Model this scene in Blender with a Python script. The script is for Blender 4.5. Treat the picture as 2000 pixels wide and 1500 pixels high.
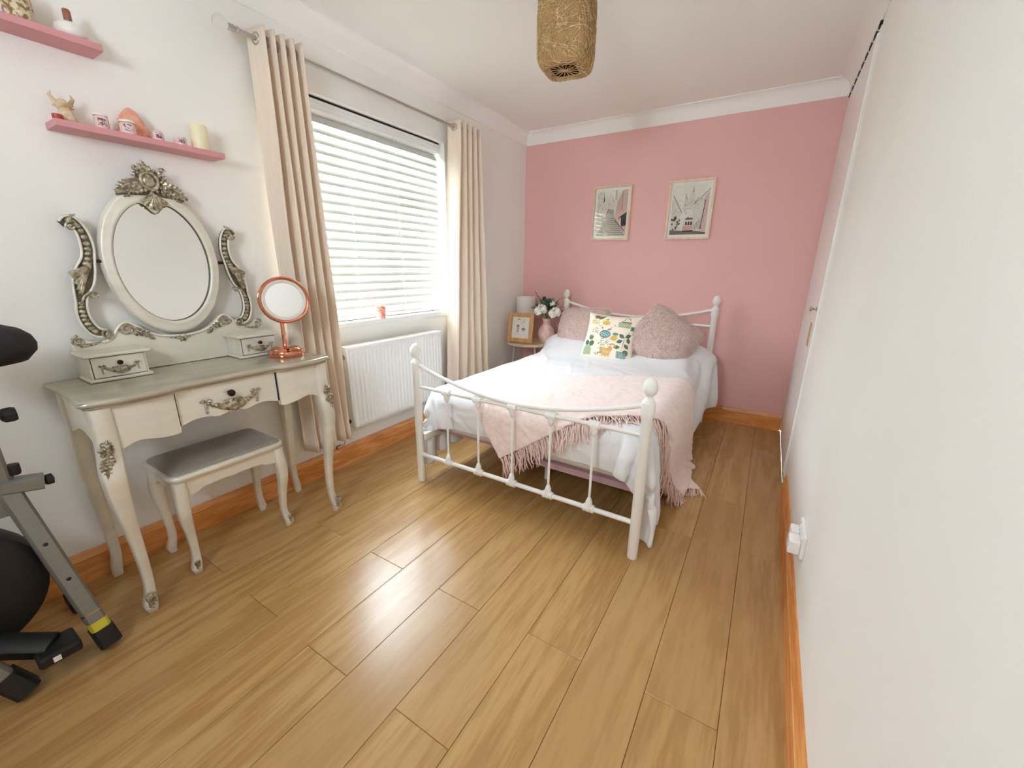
import bpy, math, random
import numpy as np
from mathutils import Vector, Matrix
from mathutils.bvhtree import BVHTree

for o in list(bpy.data.objects): bpy.data.objects.remove(o, do_unlink=True)
S = bpy.context.scene
COL = S.collection
random.seed(7); rng = np.random.default_rng(7)
PI = math.pi

# ------------------------------------------------------------------ camera
FPX, YAW, PIT, ROL = 797.69, .55, .2795, -.0126
_f = Vector((-math.sin(YAW)*math.cos(PIT), math.cos(YAW)*math.cos(PIT), -math.sin(PIT)))
_r = Vector((math.cos(YAW), math.sin(YAW), 0)); _d = _f.cross(_r)
_c, _s = math.cos(ROL), math.sin(ROL)
r_, d_ = _c*_r + _s*_d, -_s*_r + _c*_d
cam = bpy.data.cameras.new('camera'); co = bpy.data.objects.new('camera', cam); COL.objects.link(co)
m = Matrix.Identity(4)
for i in range(3):
    m[i][0] = r_[i]; m[i][1] = -d_[i]; m[i][2] = -_f[i]
m[0][3], m[1][3], m[2][3] = 2.0924, 0, 1.1988
co.matrix_world = m
cam.sensor_fit = 'HORIZONTAL'; cam.sensor_width = 36; cam.lens = FPX*36/2000
cam.clip_start = .02
S.camera = co

# ------------------------------------------------------------------ world, light, exposure
W = bpy.data.worlds.new('world'); S.world = W; W.use_nodes = True
nt = W.node_tree; bg = nt.nodes['Background']
bg.inputs['Color'].default_value = (.80, .90, 1.0, 1); bg.inputs['Strength'].default_value = 13.0
pl = bpy.data.lights.new('window_portal', 'AREA'); pl.shape = 'RECTANGLE'; pl.size = 1.25; pl.size_y = 1.16
pl.cycles.is_portal = True
po = bpy.data.objects.new('window_portal', pl); COL.objects.link(po)
po.location = (-.19, 1.8425, 1.45); po.rotation_euler = (0, -PI/2, 0)
p2 = bpy.data.lights.new('fill_window_portal', 'AREA'); p2.shape = 'RECTANGLE'; p2.size = .66; p2.size_y = .56; p2.cycles.is_portal = True
p2o = bpy.data.objects.new('fill_window_portal', p2); COL.objects.link(p2o); p2o.location = (1.49, -.88, 1.72); p2o.rotation_euler = (PI/2, 0, 0)  # portal of the added, unseen fill window
S.view_settings.view_transform = 'Standard'; S.view_settings.look = 'None'
S.view_settings.gamma = 1; S.view_settings.use_curve_mapping = False
S.view_settings.exposure = 1.7
try:
    S.cycles.max_bounces = 14; S.cycles.diffuse_bounces = 8; S.cycles.transparent_max_bounces = 16
    S.cycles.caustics_reflective = False; S.cycles.caustics_refractive = False
except Exception: pass

# ------------------------------------------------------------------ helpers
def lin(r, g, b):
    return tuple(((c/255)/12.92 if c/255 <= .04045 else ((c/255+.055)/1.055)**2.4) for c in (r, g, b)) + (1,)

class MB:
    def __init__(s): s.v = []; s.f = []; s.m = []
    def add(s, vs, fs, mi=0):
        o = len(s.v); s.v += [tuple(map(float, p)) for p in vs]
        s.f += [tuple(o+i for i in q) for q in fs]; s.m += [mi]*len(fs); return s
    def box(s, x0, x1, y0, y1, z0, z1, mi=0):
        return s.add([(x, y, z) for z in (z0, z1) for y in (y0, y1) for x in (x0, x1)],
                     [(0,2,3,1),(4,5,7,6),(0,1,5,4),(2,6,7,3),(0,4,6,2),(1,3,7,5)], mi)
    def frus(s, x0, x1, y0, y1, z0, z1, c):      # box with its top edge chamfered by c
        def q(i, z): return [(x0+i,y0+i,z),(x1-i,y0+i,z),(x1-i,y1-i,z),(x0+i,y1-i,z)]
        return s.loft([q(0,z0), q(0,z1-c), q(c,z1)])
    def loft(s, rings, closed=True, caps=True, mi=0):
        n = len(rings[0]); vs = [p for r in rings for p in r]; fs = []
        for a in range(len(rings)-1):
            for i in range(n if closed else n-1):
                j = (i+1) % n
                fs.append((a*n+i, a*n+j, (a+1)*n+j, (a+1)*n+i))
        if caps and closed:
            fs.append(tuple(range(n-1, -1, -1))); fs.append(tuple((len(rings)-1)*n+i for i in range(n)))
        return s.add(vs, fs, mi)
    def tube(s, pts, r, seg=8, caps=True, mi=0, flat=1.0, up=None):
        P = [Vector(p) for p in pts]; n = len(P)
        R = r if isinstance(r, (list, tuple, np.ndarray)) else [r]*n
        rings = []; prev = None
        for i in range(n):
            t = (P[min(i+1, n-1)]-P[max(i-1, 0)])
            t = t.normalized() if t.length > 1e-9 else Vector((0,0,1))
            if prev is None:
                a = Vector(up) if up else (Vector((0,0,1)) if abs(t.z) < .9 else Vector((1,0,0)))
            else: a = prev
            u = (a - t*a.dot(t))
            u = u.normalized() if u.length > 1e-6 else t.orthogonal().normalized()
            prev = u; w = t.cross(u)
            rings.append([P[i] + (u*math.cos(k*2*PI/seg)*flat + w*math.sin(k*2*PI/seg))*R[i] for k in range(seg)])
        return s.loft(rings, True, caps, mi)
    def lathe(s, prof, c=(0,0,0), seg=24, axis='z', caps=True, mi=0):
        rings = []
        for r, h in prof:
            ring = []
            for k in range(seg):
                a = 2*PI*k/seg; p, q = r*math.cos(a), r*math.sin(a)
                ring.append({'z':(c[0]+p,c[1]+q,c[2]+h),'x':(c[0]+h,c[1]+p,c[2]+q),'y':(c[0]+q,c[1]+h,c[2]+p)}[axis])
            rings.append(ring)
        return s.loft(rings, True, caps, mi)
    def prism(s, out, axis, a, b, mi=0):         # 2-D outline extruded along axis: x->(y,z)  y->(x,z)  z->(x,y)
        f = {'x':lambda p,d:(d,p[0],p[1]),'y':lambda p,d:(p[0],d,p[1]),'z':lambda p,d:(p[0],p[1],d)}[axis]
        return s.loft([[f(p,a) for p in out],[f(p,b) for p in out]], True, True, mi)
    def grid(s, P, wrapu=False, mi=0):
        P = np.asarray(P, float); n, k = P.shape[:2]; fs = []
        for i in range(n if wrapu else n-1):
            for j in range(k-1):
                i2 = (i+1) % n
                fs.append((i*k+j, i2*k+j, i2*k+j+1, i*k+j+1))
        return s.add(P.reshape(-1, 3), fs, mi)
    def ball(s, c, r, seg=12, rings=8, sc=(1,1,1), mi=0):
        R = []
        for i in range(rings+1):
            t = PI*i/rings; t = min(max(t, .02), PI-.02)
            R.append([(c[0]+sc[0]*r*math.sin(t)*math.cos(2*PI*k/seg), c[1]+sc[1]*r*math.sin(t)*math.sin(2*PI*k/seg), c[2]-sc[2]*r*math.cos(t)) for k in range(seg)])
        return s.loft(R, True, True, mi)
    def xf(s, M):
        s.v = [tuple(M @ Vector(p)) for p in s.v]; return s
    def mesh(s, name, mats, off=(0,0,0), smooth=None):
        me = bpy.data.meshes.new(name)
        me.from_pydata([(p[0]-off[0], p[1]-off[1], p[2]-off[2]) for p in s.v], [], s.f)
        for mt in (mats if isinstance(mats, (list, tuple)) else [mats]): me.materials.append(mt)
        if any(s.m): me.polygons.foreach_set('material_index', s.m)
        me.validate(); me.update()
        if smooth is not None:
            me.shade_smooth()
            if smooth < 179: me.set_sharp_from_angle(angle=math.radians(smooth))
        return me
    def build(s, name, mats, parent=None, smooth=35, base=None, bevel=0, recalc=False):
        off = wl(parent) if parent else (base or (0,0,0))
        me = s.mesh(name, mats, off, smooth)
        if recalc:
            import bmesh
            b = bmesh.new(); b.from_mesh(me); bmesh.ops.recalc_face_normals(b, faces=b.faces); b.to_mesh(me); b.free()
        o = bpy.data.objects.new(name, me); COL.objects.link(o)
        if parent: o.parent = parent
        else: o.location = off
        if bevel:
            b = o.modifiers.new('bevel', 'BEVEL'); b.width = bevel; b.segments = 2; b.limit_method = 'ANGLE'; b.angle_limit = math.radians(40)
            b.harden_normals = False
        return o

def wl(o):
    v = Vector((0,0,0))
    while o: v += o.location; o = o.parent
    return tuple(v)
def tag(o, label=None, cat=None, group=None, kind=None):
    if label: o['label'] = label
    if cat: o['category'] = cat
    if group: o['group'] = group
    if kind: o['kind'] = kind
    return o
def thing(name, label, cat, loc, group=None):
    o = bpy.data.objects.new(name, None); COL.objects.link(o); o.location = loc; o.empty_display_size = .05
    return tag(o, label, cat, group)
def instance(o, name, loc, parent=None):
    c = o.copy(); c.name = name; COL.objects.link(c); c.location = loc; c.parent = parent; return c
def spline(pts, n):                                # Catmull-Rom through points
    P = [np.array(p, float) for p in pts]; P = [2*P[0]-P[1]] + P + [2*P[-1]-P[-2]]
    out = []; k = len(P)-3
    for q in range(n):
        t = q/(n-1)*k; i = min(int(t), k-1); t -= i
        a, b, c, d = P[i:i+4]
        out.append(tuple(.5*((2*b)+(-a+c)*t+(2*a-5*b+4*c-d)*t*t+(-a+3*b-3*c+d)*t**3)))
    return out
def spiral(c, r0, r1, a0, turns, n, plane='yz', x=0):
    out = []
    for i in range(n):
        t = i/(n-1); r = r0+(r1-r0)*t; a = a0+turns*2*PI*t
        out.append((x, c[0]+r*math.cos(a), c[1]+r*math.sin(a)))
    return out

# ------------------------------------------------------------------ materials
def mat(name, base, rough=.5, metal=0., var=0., vscale=8., bump=0., bscale=60., stretch=(1,1,1), var2=None, spec=.5, trans=0., sheen=0., coat=0., sss=0., coord='Object', ior=1.5, alpha=1., detail=4., vlo=.35, vhi=.65):
    M = bpy.data.materials.new(name); M.use_nodes = True; t = M.node_tree; N = t.nodes; L = t.links
    b = N['Principled BSDF']; I = b.inputs
    I['Roughness'].default_value = rough; I['Metallic'].default_value = metal; I['Specular IOR Level'].default_value = spec
    I['Transmission Weight'].default_value = trans; I['IOR'].default_value = ior; I['Alpha'].default_value = alpha
    if sheen: I['Sheen Weight'].default_value = sheen; I['Sheen Roughness'].default_value = .4
    if coat: I['Coat Weight'].default_value = coat; I['Coat Roughness'].default_value = .12
    if sss: I['Subsurface Weight'].default_value = sss; I['Subsurface Radius'].default_value = (.02,.015,.01)
    tc = N.new('ShaderNodeTexCoord'); mp = N.new('ShaderNodeMapping'); mp.inputs['Scale'].default_value = stretch
    L.new(tc.outputs[coord], mp.inputs['Vector'])
    if var or var2:
        nz = N.new('ShaderNodeTexNoise'); nz.inputs['Scale'].default_value = vscale; nz.inputs['Detail'].default_value = detail
        L.new(mp.outputs[0], nz.inputs['Vector'])
        rp = N.new('ShaderNodeValToRGB'); rp.color_ramp.elements[0].position = vlo; rp.color_ramp.elements[1].position = vhi
        c2 = var2 if var2 else tuple(min(1, c*(1+var)) for c in base[:3])+(1,)
        c1 = base if var2 else tuple(c*(1-var) for c in base[:3])+(1,)
        rp.color_ramp.elements[0].color = c1; rp.color_ramp.elements[1].color = c2
        L.new(nz.outputs['Fac'], rp.inputs[0]); L.new(rp.outputs[0], I['Base Color'])
    else: I['Base Color'].default_value = base
    if bump:
        n2 = N.new('ShaderNodeTexNoise'); n2.inputs['Scale'].default_value = bscale; n2.inputs['Detail'].default_value = 3
        L.new(mp.outputs[0], n2.inputs['Vector'])
        bp = N.new('ShaderNodeBump'); bp.inputs['Strength'].default_value = bump; bp.inputs['Distance'].default_value = .004
        L.new(n2.outputs['Fac'], bp.inputs['Height']); L.new(bp.outputs[0], I['Normal'])
    return M

def wood(name, c1, c2, c3, rough, along='y', sc=1.0, rnd=.5, bump=.05, knots=True, coat=0., grain=1.0):
    M = bpy.data.materials.new(name); M.use_nodes = True; t = M.node_tree; N = t.nodes; L = t.links
    b = N['Principled BSDF']; I = b.inputs; I['Roughness'].default_value = rough
    if coat: I['Coat Weight'].default_value = coat; I['Coat Roughness'].default_value = .2
    tc = N.new('ShaderNodeTexCoord'); oi = N.new('ShaderNodeObjectInfo')
    cb = N.new('ShaderNodeCombineXYZ')
    for k, mul in (('X', 13.1), ('Y', 7.7), ('Z', 5.3)):
        mm = N.new('ShaderNodeMath'); mm.operation = 'MULTIPLY'; mm.inputs[1].default_value = mul
        L.new(oi.outputs['Random'], mm.inputs[0]); L.new(mm.outputs[0], cb.inputs[k])
    ad = N.new('ShaderNodeVectorMath'); ad.operation = 'ADD'
    L.new(tc.outputs['Object'], ad.inputs[0]); L.new(cb.outputs[0], ad.inputs[1])
    mp = N.new('ShaderNodeMapping')
    s = {'y':(1,.09,1), 'x':(.09,1,1), 'z':(1,1,.09)}[along]
    mp.inputs['Scale'].default_value = tuple(q*sc for q in s)
    L.new(ad.outputs[0], mp.inputs['Vector'])
    n0 = N.new('ShaderNodeTexNoise'); n0.inputs['Scale'].default_value = 5; n0.inputs['Detail'].default_value = 2
    L.new(mp.outputs[0], n0.inputs['Vector'])
    # rings: distort a coordinate by low noise and take sine bands
    wv = N.new('ShaderNodeMath'); wv.operation = 'MULTIPLY'; wv.inputs[1].default_value = 46*grain; L.new(n0.outputs['Fac'], wv.inputs[0])
    sn = N.new('ShaderNodeMath'); sn.operation = 'SINE'; L.new(wv.outputs[0], sn.inputs[0])
    n1 = N.new('ShaderNodeTexNoise'); n1.inputs['Scale'].default_value = 90; n1.inputs['Detail'].default_value = 3
    L.new(mp.outputs[0], n1.inputs['Vector'])
    mx = N.new('ShaderNodeMath'); mx.operation = 'MULTIPLY_ADD'; mx.inputs[1].default_value = .16; L.new(sn.outputs[0], mx.inputs[0]); L.new(n1.outputs['Fac'], mx.inputs[2])
    rp = N.new('ShaderNodeValToRGB'); e = rp.color_ramp.elements
    e[0].position = .3; e[0].color = c2; e[1].position = .68; e[1].color = c1
    L.new(mx.outputs[0], rp.inputs[0])
    n3 = N.new('ShaderNodeTexNoise'); n3.inputs['Scale'].default_value = 3.2; n3.inputs['Detail'].default_value = 1; L.new(mp.outputs[0], n3.inputs['Vector'])
    m1 = N.new('ShaderNodeMixRGB'); m1.blend_type = 'MIX'; L.new(rp.outputs[0], m1.inputs[1]); m1.inputs[2].default_value = c3
    r3 = N.new('ShaderNodeMapRange'); r3.inputs[1].default_value = .42; r3.inputs[2].default_value = .68; r3.inputs[4].default_value = .6
    L.new(n3.outputs['Fac'], r3.inputs[0]); L.new(r3.outputs[0], m1.inputs[0])
    hv = N.new('ShaderNodeHueSaturation'); L.new(m1.outputs[0], hv.inputs['Color'])
    mr = N.new('ShaderNodeMapRange'); mr.inputs[3].default_value = 1-rnd*.1; mr.inputs[4].default_value = 1+rnd*.1
    L.new(oi.outputs['Random'], mr.inputs[0]); L.new(mr.outputs[0], hv.inputs['Value'])
    last = hv.outputs[0]
    if knots:
        mk = N.new('ShaderNodeMapping'); mk.inputs['Scale'].default_value = {'y':(1,.45,1),'x':(.45,1,1),'z':(1,1,.45)}[along]; L.new(ad.outputs[0], mk.inputs['Vector'])
        vo = N.new('ShaderNodeTexVoronoi'); vo.inputs['Scale'].default_value = 3.4; L.new(mk.outputs[0], vo.inputs['Vector'])
        kr = N.new('ShaderNodeMapRange'); kr.inputs[1].default_value = .02; kr.inputs[2].default_value = .075; kr.inputs[3].default_value = .75; kr.inputs[4].default_value = 0
        L.new(vo.outputs['Distance'], kr.inputs[0])
        m2 = N.new('ShaderNodeMixRGB'); L.new(kr.outputs[0], m2.inputs[0]); L.new(last, m2.inputs[1]); m2.inputs[2].default_value = tuple(c*.35 for c in c2[:3])+(1,)
        last = m2.outputs[0]
    L.new(last, I['Base Color'])
    bp = N.new('ShaderNodeBump'); bp.inputs['Strength'].default_value = bump; bp.inputs['Distance'].default_value = .002
    L.new(mx.outputs[0], bp.inputs['Height']); L.new(bp.outputs[0], I['Normal'])
    return M

def glass(name, tint=(1,1,1,1), gloss=.12, rough=.02):
    M = bpy.data.materials.new(name); M.use_nodes = True; t = M.node_tree; N = t.nodes; L = t.links
    N.remove(N['Principled BSDF']); out = N['Material Output']
    tr = N.new('ShaderNodeBsdfTransparent'); tr.inputs[0].default_value = tint
    gl = N.new('ShaderNodeBsdfGlossy'); gl.inputs['Roughness'].default_value = rough
    lw = N.new('ShaderNodeLayerWeight'); pw = N.new('ShaderNodeMath'); pw.operation = 'POWER'; pw.inputs[1].default_value = 5; L.new(lw.outputs['Facing'], pw.inputs[0])
    fr = N.new('ShaderNodeMath'); fr.operation = 'MULTIPLY_ADD'; fr.inputs[1].default_value = .9; fr.inputs[2].default_value = .035; L.new(pw.outputs[0], fr.inputs[0])
    mx = N.new('ShaderNodeMixShader'); L.new(fr.outputs[0], mx.inputs[0]); L.new(tr.outputs[0], mx.inputs[1]); L.new(gl.outputs[0], mx.inputs[2])
    L.new(mx.outputs[0], out.inputs[0]); return M

M_wall = mat('white_wall_paint', lin(243,241,236), .75, var=.01, vscale=3, bump=.12, bscale=180)
M_pink = mat('pink_wall_paint', lin(235,186,183), .7, var=.012, vscale=2, bump=.1, bscale=180)
M_ceil = mat('ceiling_paint', lin(246,244,240), .85, bump=.15, bscale=150)
M_cove = mat('coving_paint', lin(247,245,241), .6, bump=.04, bscale=40)
M_gloss = mat('white_gloss_paint', lin(240,239,235), .28, var=.008, vscale=6, bump=.03, bscale=30)
M_upvc = mat('white_upvc', lin(240,241,240), .3, var=.004, vscale=10)
M_slat = mat('white_slat', lin(208,209,204), .35, var=.006, vscale=12)
M_floor = wood('oak_laminate', lin(192,154,100), lin(172,130,78), lin(180,141,92), .26, 'y', 1.0, rnd=.3, bump=.015)
M_gap = mat('floor_underlay', lin(70,50,30), .9, var=.1)
M_pine_y = wood('pine_trim_y', lin(236,168,102), lin(204,128,64), lin(222,150,82), .35, 'y', 1.4, rnd=.3, bump=.05)
M_pine_x = wood('pine_trim_x', lin(236,168,102), lin(204,128,64), lin(222,150,82), .35, 'x', 1.4, rnd=.3, bump=.05)
M_pane = glass('window_glass')
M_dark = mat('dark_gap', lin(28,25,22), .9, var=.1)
M_bedmetal = mat('white_powder_coat', lin(240,239,234), .3, var=.006, vscale=20, bump=.02, bscale=90)
M_steel = mat('brushed_steel', lin(190,187,182), .3, .9, var=.05, vscale=30, stretch=(1,.1,1))
M_chrome = mat('chrome', lin(205,205,205), .15, 1., var=.02)
# ================================================================== THE SETTING
XR, YF, YN, H = 2.330, 3.612, -.75, 2.35          # right wall, far wall, near wall, ceiling
WY0, WY1, WZ0, WZ1 = 1.22, 2.465, .872, 2.022      # window opening
PW, JX0 = .1951, .0095                              # plank width; first row edge
def struct(o): return tag(o, kind='structure')
floor = struct(MB().box(-.02, XR+.05, YN-.02, YF+.02, -.06, -.0122).build('floor', M_gap, smooth=None))
joints = {4:.966, 5:.549, 6:.963, 7:.561, 8:.977, 9:.55, 10:.982, 3:.56, 2:.97, 1:.565, 0:.955, 11:.56}
cache = {}
for r in range(12):
    x0 = JX0+(r)*PW - .0; x1 = x0+PW
    x0c, x1c = max(x0, .004), min(x1, XR-.002)
    if x1c-x0c < .02: continue
    j = joints[r]; ys = [j-1.28*2, j-1.28, j, j+1.28, j+2.56, j+3.84]
    for a, b in zip(ys[:-1], ys[1:]):
        a2, b2 = max(a, YN), min(b, YF-.002)
        if b2-a2 < .03: continue
        key = (round(x1c-x0c,4), round(b2-a2,4))
        if key not in cache:
            w, l = key
            cache[key] = MB().frus(.0006, w-.0006, .0006, l-.0006, -.012, 0, .0011).mesh('plank', M_floor)
        o = bpy.data.objects.new('plank', cache[key]); COL.objects.link(o); o.parent = floor; o.location = (x0c, a2, 0)

wl_ = MB()
wl_.box(-.26, 0, YN-.1, WY0, 0, H).box(-.26, 0, WY1, YF+.1, 0, H).box(-.26, 0, WY0, WY1, 0, WZ0-.001).box(-.26, 0, WY0, WY1, WZ1, H)
wall_left = struct(wl_.build('wall_left', M_wall, smooth=None))
struct(MB().box(0, XR+.3, YF, YF+.12, 0, H).build('wall_far', M_pink, smooth=None))
QX0, QX1, QZ0, QZ1 = 1.18, 1.80, 1.46, 1.98           # unseen window opening added behind the camera for fill light
struct(MB().box(-.26, QX0, YN-.12, YN, 0, H).box(QX1, XR+.3, YN-.12, YN, 0, H).box(QX0, QX1, YN-.12, YN, 0, QZ0).box(QX0, QX1, YN-.12, YN, QZ1, H).build('wall_near', M_wall, smooth=None))
DY0, DY1, DZ = 2.615, 3.590, 2.252
struct(MB().box(XR, XR+.12, YN, DY0, 0, H).box(XR, XR+.12, DY1, YF, 0, H).box(XR, XR+.12, DY0, DY1, DZ, H)
       .box(XR+.12, XR+.3, YN, YF, 0, H).build('wall_right', M_wall, smooth=None))
struct(MB().box(-.26, XR+.3, YN-.12, YF+.12, H, H+.1).build('ceiling', M_ceil, smooth=None))

# coving: hollow quarter profile between wall and ceiling
CV, CD = .098, .066
prof = [(0,-CV),(.006,-CV),(.008,-CV+.012)] + [(.008+(CD-.016)*(1-math.cos(t)), -CV+.012+(CV-.02)*math.sin(t)) for t in np.linspace(.1, PI/2, 8)] + [(CD,-.006),(CD,0),(0,0)]
def cove(name, f, n0, n1):
    m = MB(); m.loft([[f(p, n0) for p in prof], [f(p, n1) for p in prof]])
    return struct(m.build(name, M_cove, smooth=30, recalc=True))
cove('trim_1', lambda p, t: (p[0], t, H+p[1]), YN, YF)
cove('trim_2', lambda p, t: (t, YF-p[0], H+p[1]), 0, XR)
cove('trim_3', lambda p, t: (XR-p[0], t, H+p[1]), YN, YF)

# skirting boards with a moulded top
HB, TB = .126, .018
sk = [(0,0),(TB,0),(TB,HB*.70),(TB-.003,HB*.72),(TB-.003,HB*.75),(TB-.001,HB*.78),(TB-.004,HB*.86),(TB-.009,HB*.93),(TB-.010,HB*.98),(TB-.012,HB),(0,HB)]
def skirt(name, f, n0, n1, mt):
    m = MB(); m.loft([[f(p, n0) for p in sk], [f(p, n1) for p in sk]])
    return struct(m.build(name, mt, smooth=30, recalc=True))
skirt('baseboard_left', lambda p, t: (p[0], t, p[1]), YN, YF, M_pine_y)
skirt('baseboard_far', lambda p, t: (t, YF-p[0], p[1]), 0, XR-.012, M_pine_x)
skirt('baseboard_right', lambda p, t: (XR-p[0], t, p[1]), YN, 2.50, M_pine_y)

# closet door in the right wall
door = struct(MB().box(XR-.004, XR+.04, DY0+.045, DY1-.004, .035, DZ-.020).build('door_1', M_gloss, smooth=None, bevel=.002))
fr = MB().box(XR-.001, XR+.10, DY0-.002, DY0+.042, 0, DZ).build('door_frame', M_gloss, door, smooth=None, bevel=.002)
for k in range(5):                                   # raised vertical boards of the door face
    a = DY0+.065+k*.178
    MB().box(XR-.011, XR-.003, a, a+.170, .06, DZ-.04).build('door_board', M_gloss, door, smooth=None, bevel=.0025)
MB().box(XR+.004, XR+.05, DY0+.045, DY1-.004, .0, .033).build('door_threshold', M_wall, door, smooth=None)
MB().box(XR-.0100, XR+.06, DY0+.05, DY1-.01, DZ-.020, DZ-.001).build('top_gap', M_dark, door, smooth=None)
for k in range(8):
    y = DY0+.09+k*.11
    MB().box(XR-.0115, XR+.008, y, y+.010, DZ-.0215, DZ-.0005).build('top_clip', M_gloss, door, smooth=None)
kb = MB().lathe([(.002,0),(.014,0),(.014,-.003),(.006,-.006),(.0055,-.016),(.010,-.02),(.0135,-.026),(.012,-.032),(.002,-.034)], (XR-.011, 2.712, 1.003), 16, 'x').build('door_knob', M_chrome, door)
MB().box(XR-.0122, XR-.0108, 2.80, 2.905, .785, .915).build('worn_patch', mat('bare_wood_patch', lin(196,170,130), .6, var=.08, vscale=30), door, smooth=None)

# window: reveal, frame, panes, sill
M_sill = mat('sill_paint', lin(244,244,241), .25, var=.004)
win = MB()
win.box(-.155, -.10, WY0, WY0+.05, WZ0, WZ1).box(-.155, -.10, WY1-.05, WY1, WZ0, WZ1).box(-.155, -.10, WY0+.05, WY1-.05, WZ0, WZ0+.05).box(-.155, -.10, WY0+.05, WY1-.05, WZ1-.05, WZ1)
win = struct(win.build('window_1', M_upvc, smooth=None))
ym = WY0+.80
MB().box(-.15, -.105, ym-.028, ym+.028, WZ0+.05, WZ1-.05).build('mullion', M_upvc, win, smooth=None, bevel=.004)
MB().box(-.15, -.105, ym+.028, WY1-.05, WZ1-.36, WZ1-.31).build('transom', M_upvc, win, smooth=None, bevel=.004)
MB().box(-.133, -.127, WY0+.05, ym-.028, WZ0+.05, WZ1-.05).build('pane', M_pane, win, smooth=None)
MB().box(-.133, -.127, ym+.028, WY1-.05, WZ0+.05, WZ1-.36).build('pane', M_pane, win, smooth=None)
MB().box(-.133, -.127, ym+.028, WY1-.05, WZ1-.31, WZ1-.05).build('pane', M_pane, win, smooth=None)
MB().box(-.10, .03, WY0-.0, WY1+.0, WZ0-.026, WZ0+.002).build('window_sill', M_sill, win, smooth=None, bevel=.004)
MB().box(-.098, .024, WY0+.002, WY1-.002, WZ0-.034, WZ0-.026).build('sill_bead', M_sill, win, smooth=None, bevel=.002)

w2 = MB().box(QX0, QX0+.05, YN-.11, YN-.06, QZ0, QZ1).box(QX1-.05, QX1, YN-.11, YN-.06, QZ0, QZ1).box(QX0+.05, QX1-.05, YN-.11, YN-.06, QZ0, QZ0+.05).box(QX0+.05, QX1-.05, YN-.11, YN-.06, QZ1-.05, QZ1)
w2 = struct(w2.build('added_fill_window', M_upvc, smooth=None))  # added out of view, only to brighten the far end of the room
MB().box(QX0+.05, QX1-.05, YN-.088, YN-.082, QZ0+.05, QZ1-.05).build('pane', M_pane, w2, smooth=None)

# what lies outside: a lawn and a hedge
M_leafout = mat('hedge_leaves', lin(140,160,105), .7, var2=lin(85,110,65), vscale=4, bump=.6, bscale=14)
lawn = tag(MB().box(-14, -.3, -8, 12, -.5, -.4).build('lawn', mat('lawn_grass', lin(150,160,130), .9, var=.2, vscale=6), smooth=None), 'green lawn outside the window', 'lawn', kind='stuff')
hm = MB(); g = []
for i in range(40):
    row = []
    for j in range(16):
        t = j/15*PI; a = i/39
        rr = 1 + .22*math.sin(i*1.7+j)+.18*math.sin(i*.61-j*1.3)
        row.append((-7-1.0*math.sin(t)*0-.9*math.cos(t)*rr*-1, -6+15*a, -.4+max(0,2.6*math.sin(t)*rr)))
    g.append(row)
hm.grid(g)
tag(hm.build('hedge', M_leafout, smooth=60, recalc=True), 'green garden hedge beyond the window blind', 'hedge')

# double socket with plug on the right wall
M_plast = mat('white_plastic', lin(242,241,238), .3, var=.004)
so = thing('wall_socket', 'white double wall socket with plugs on the right wall', 'socket', (XR, 1.60, .29))
y0 = 1.53
MB().box(XR-.012, XR-.0002, y0, y0+.146, .245, .331).build('face_plate', M_plast, so, smooth=None, bevel=.003)
for k in (0, 1): MB().box(XR-.016, XR-.011, y0+.02+k*.075, y0+.032+k*.075, .308, .322).build('switch', M_plast, so, smooth=None, bevel=.001)
MB().box(XR-.048, XR-.0122, y0+.008, y0+.066, .252, .302).build('plug', M_plast, so, smooth=None, bevel=.005)
MB().box(XR-.040, XR-.0122, y0+.084, y0+.138, .254, .300).build('plug', M_plast, so, smooth=None, bevel=.005)

# ================================================================== BLIND
M_cord = mat('white_cord', lin(225,224,218), .7, var=.05)
bl = thing('venetian_blind', 'white slatted venetian blind with tilted slats hanging in the window', 'blind', (-.045, 1.84, WZ0))
BY0, BY1 = WY0+.015, WY1-.018
MB().box(-.094, -.032, BY0, BY1, WZ1-.072, WZ1-.012).box(-.032, -.026, BY0, BY1, WZ1-.066, WZ1-.03).build('head_rail', M_upvc, bl, smooth=None, bevel=.005)
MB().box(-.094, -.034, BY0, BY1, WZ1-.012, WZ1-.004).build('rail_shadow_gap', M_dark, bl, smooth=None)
MB().box(-.031, -.0255, BY0+.001, BY1-.001, WZ1-.064, WZ1-.056).build('valance_bead', M_upvc, bl, smooth=None, bevel=.001)
BX, TILT, NS = -.062, math.radians(60), 22
ztop, zbot = WZ1-.092, WZ0+.042
ss = []
for i in range(7):
    u = -1+2*i/6; d = .0255*u; hgt = .0028*(1-u*u)
    ss.append((d*math.cos(TILT)+hgt*math.sin(TILT), -d*math.sin(TILT)+hgt*math.cos(TILT)))
ring = ss + [(a-.0022*math.sin(TILT), b-.0022*math.cos(TILT)) for a, b in reversed(ss)]
slat_me = MB().loft([[(a, BY0+.006, b) for a, b in ring], [(a, BY1-.006, b) for a, b in ring]]).mesh('slat', M_slat, (0,0,0), 30)
import bmesh
_b = bmesh.new(); _b.from_mesh(slat_me); bmesh.ops.recalc_face_normals(_b, faces=_b.faces); _b.to_mesh(slat_me); _b.free()
for k in range(NS):
    z = ztop+(zbot-ztop)*k/(NS-1)
    o = bpy.data.objects.new('slat', slat_me); COL.objects.link(o); o.parent = bl; o.location = (BX+.045, -1.84, z-WZ0)
MB().box(BX-.026, BX+.026, BY0+.005, BY1-.005, WZ0+.005, WZ0+.022).build('bottom_rail', M_slat, bl, smooth=None, bevel=.003)
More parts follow.
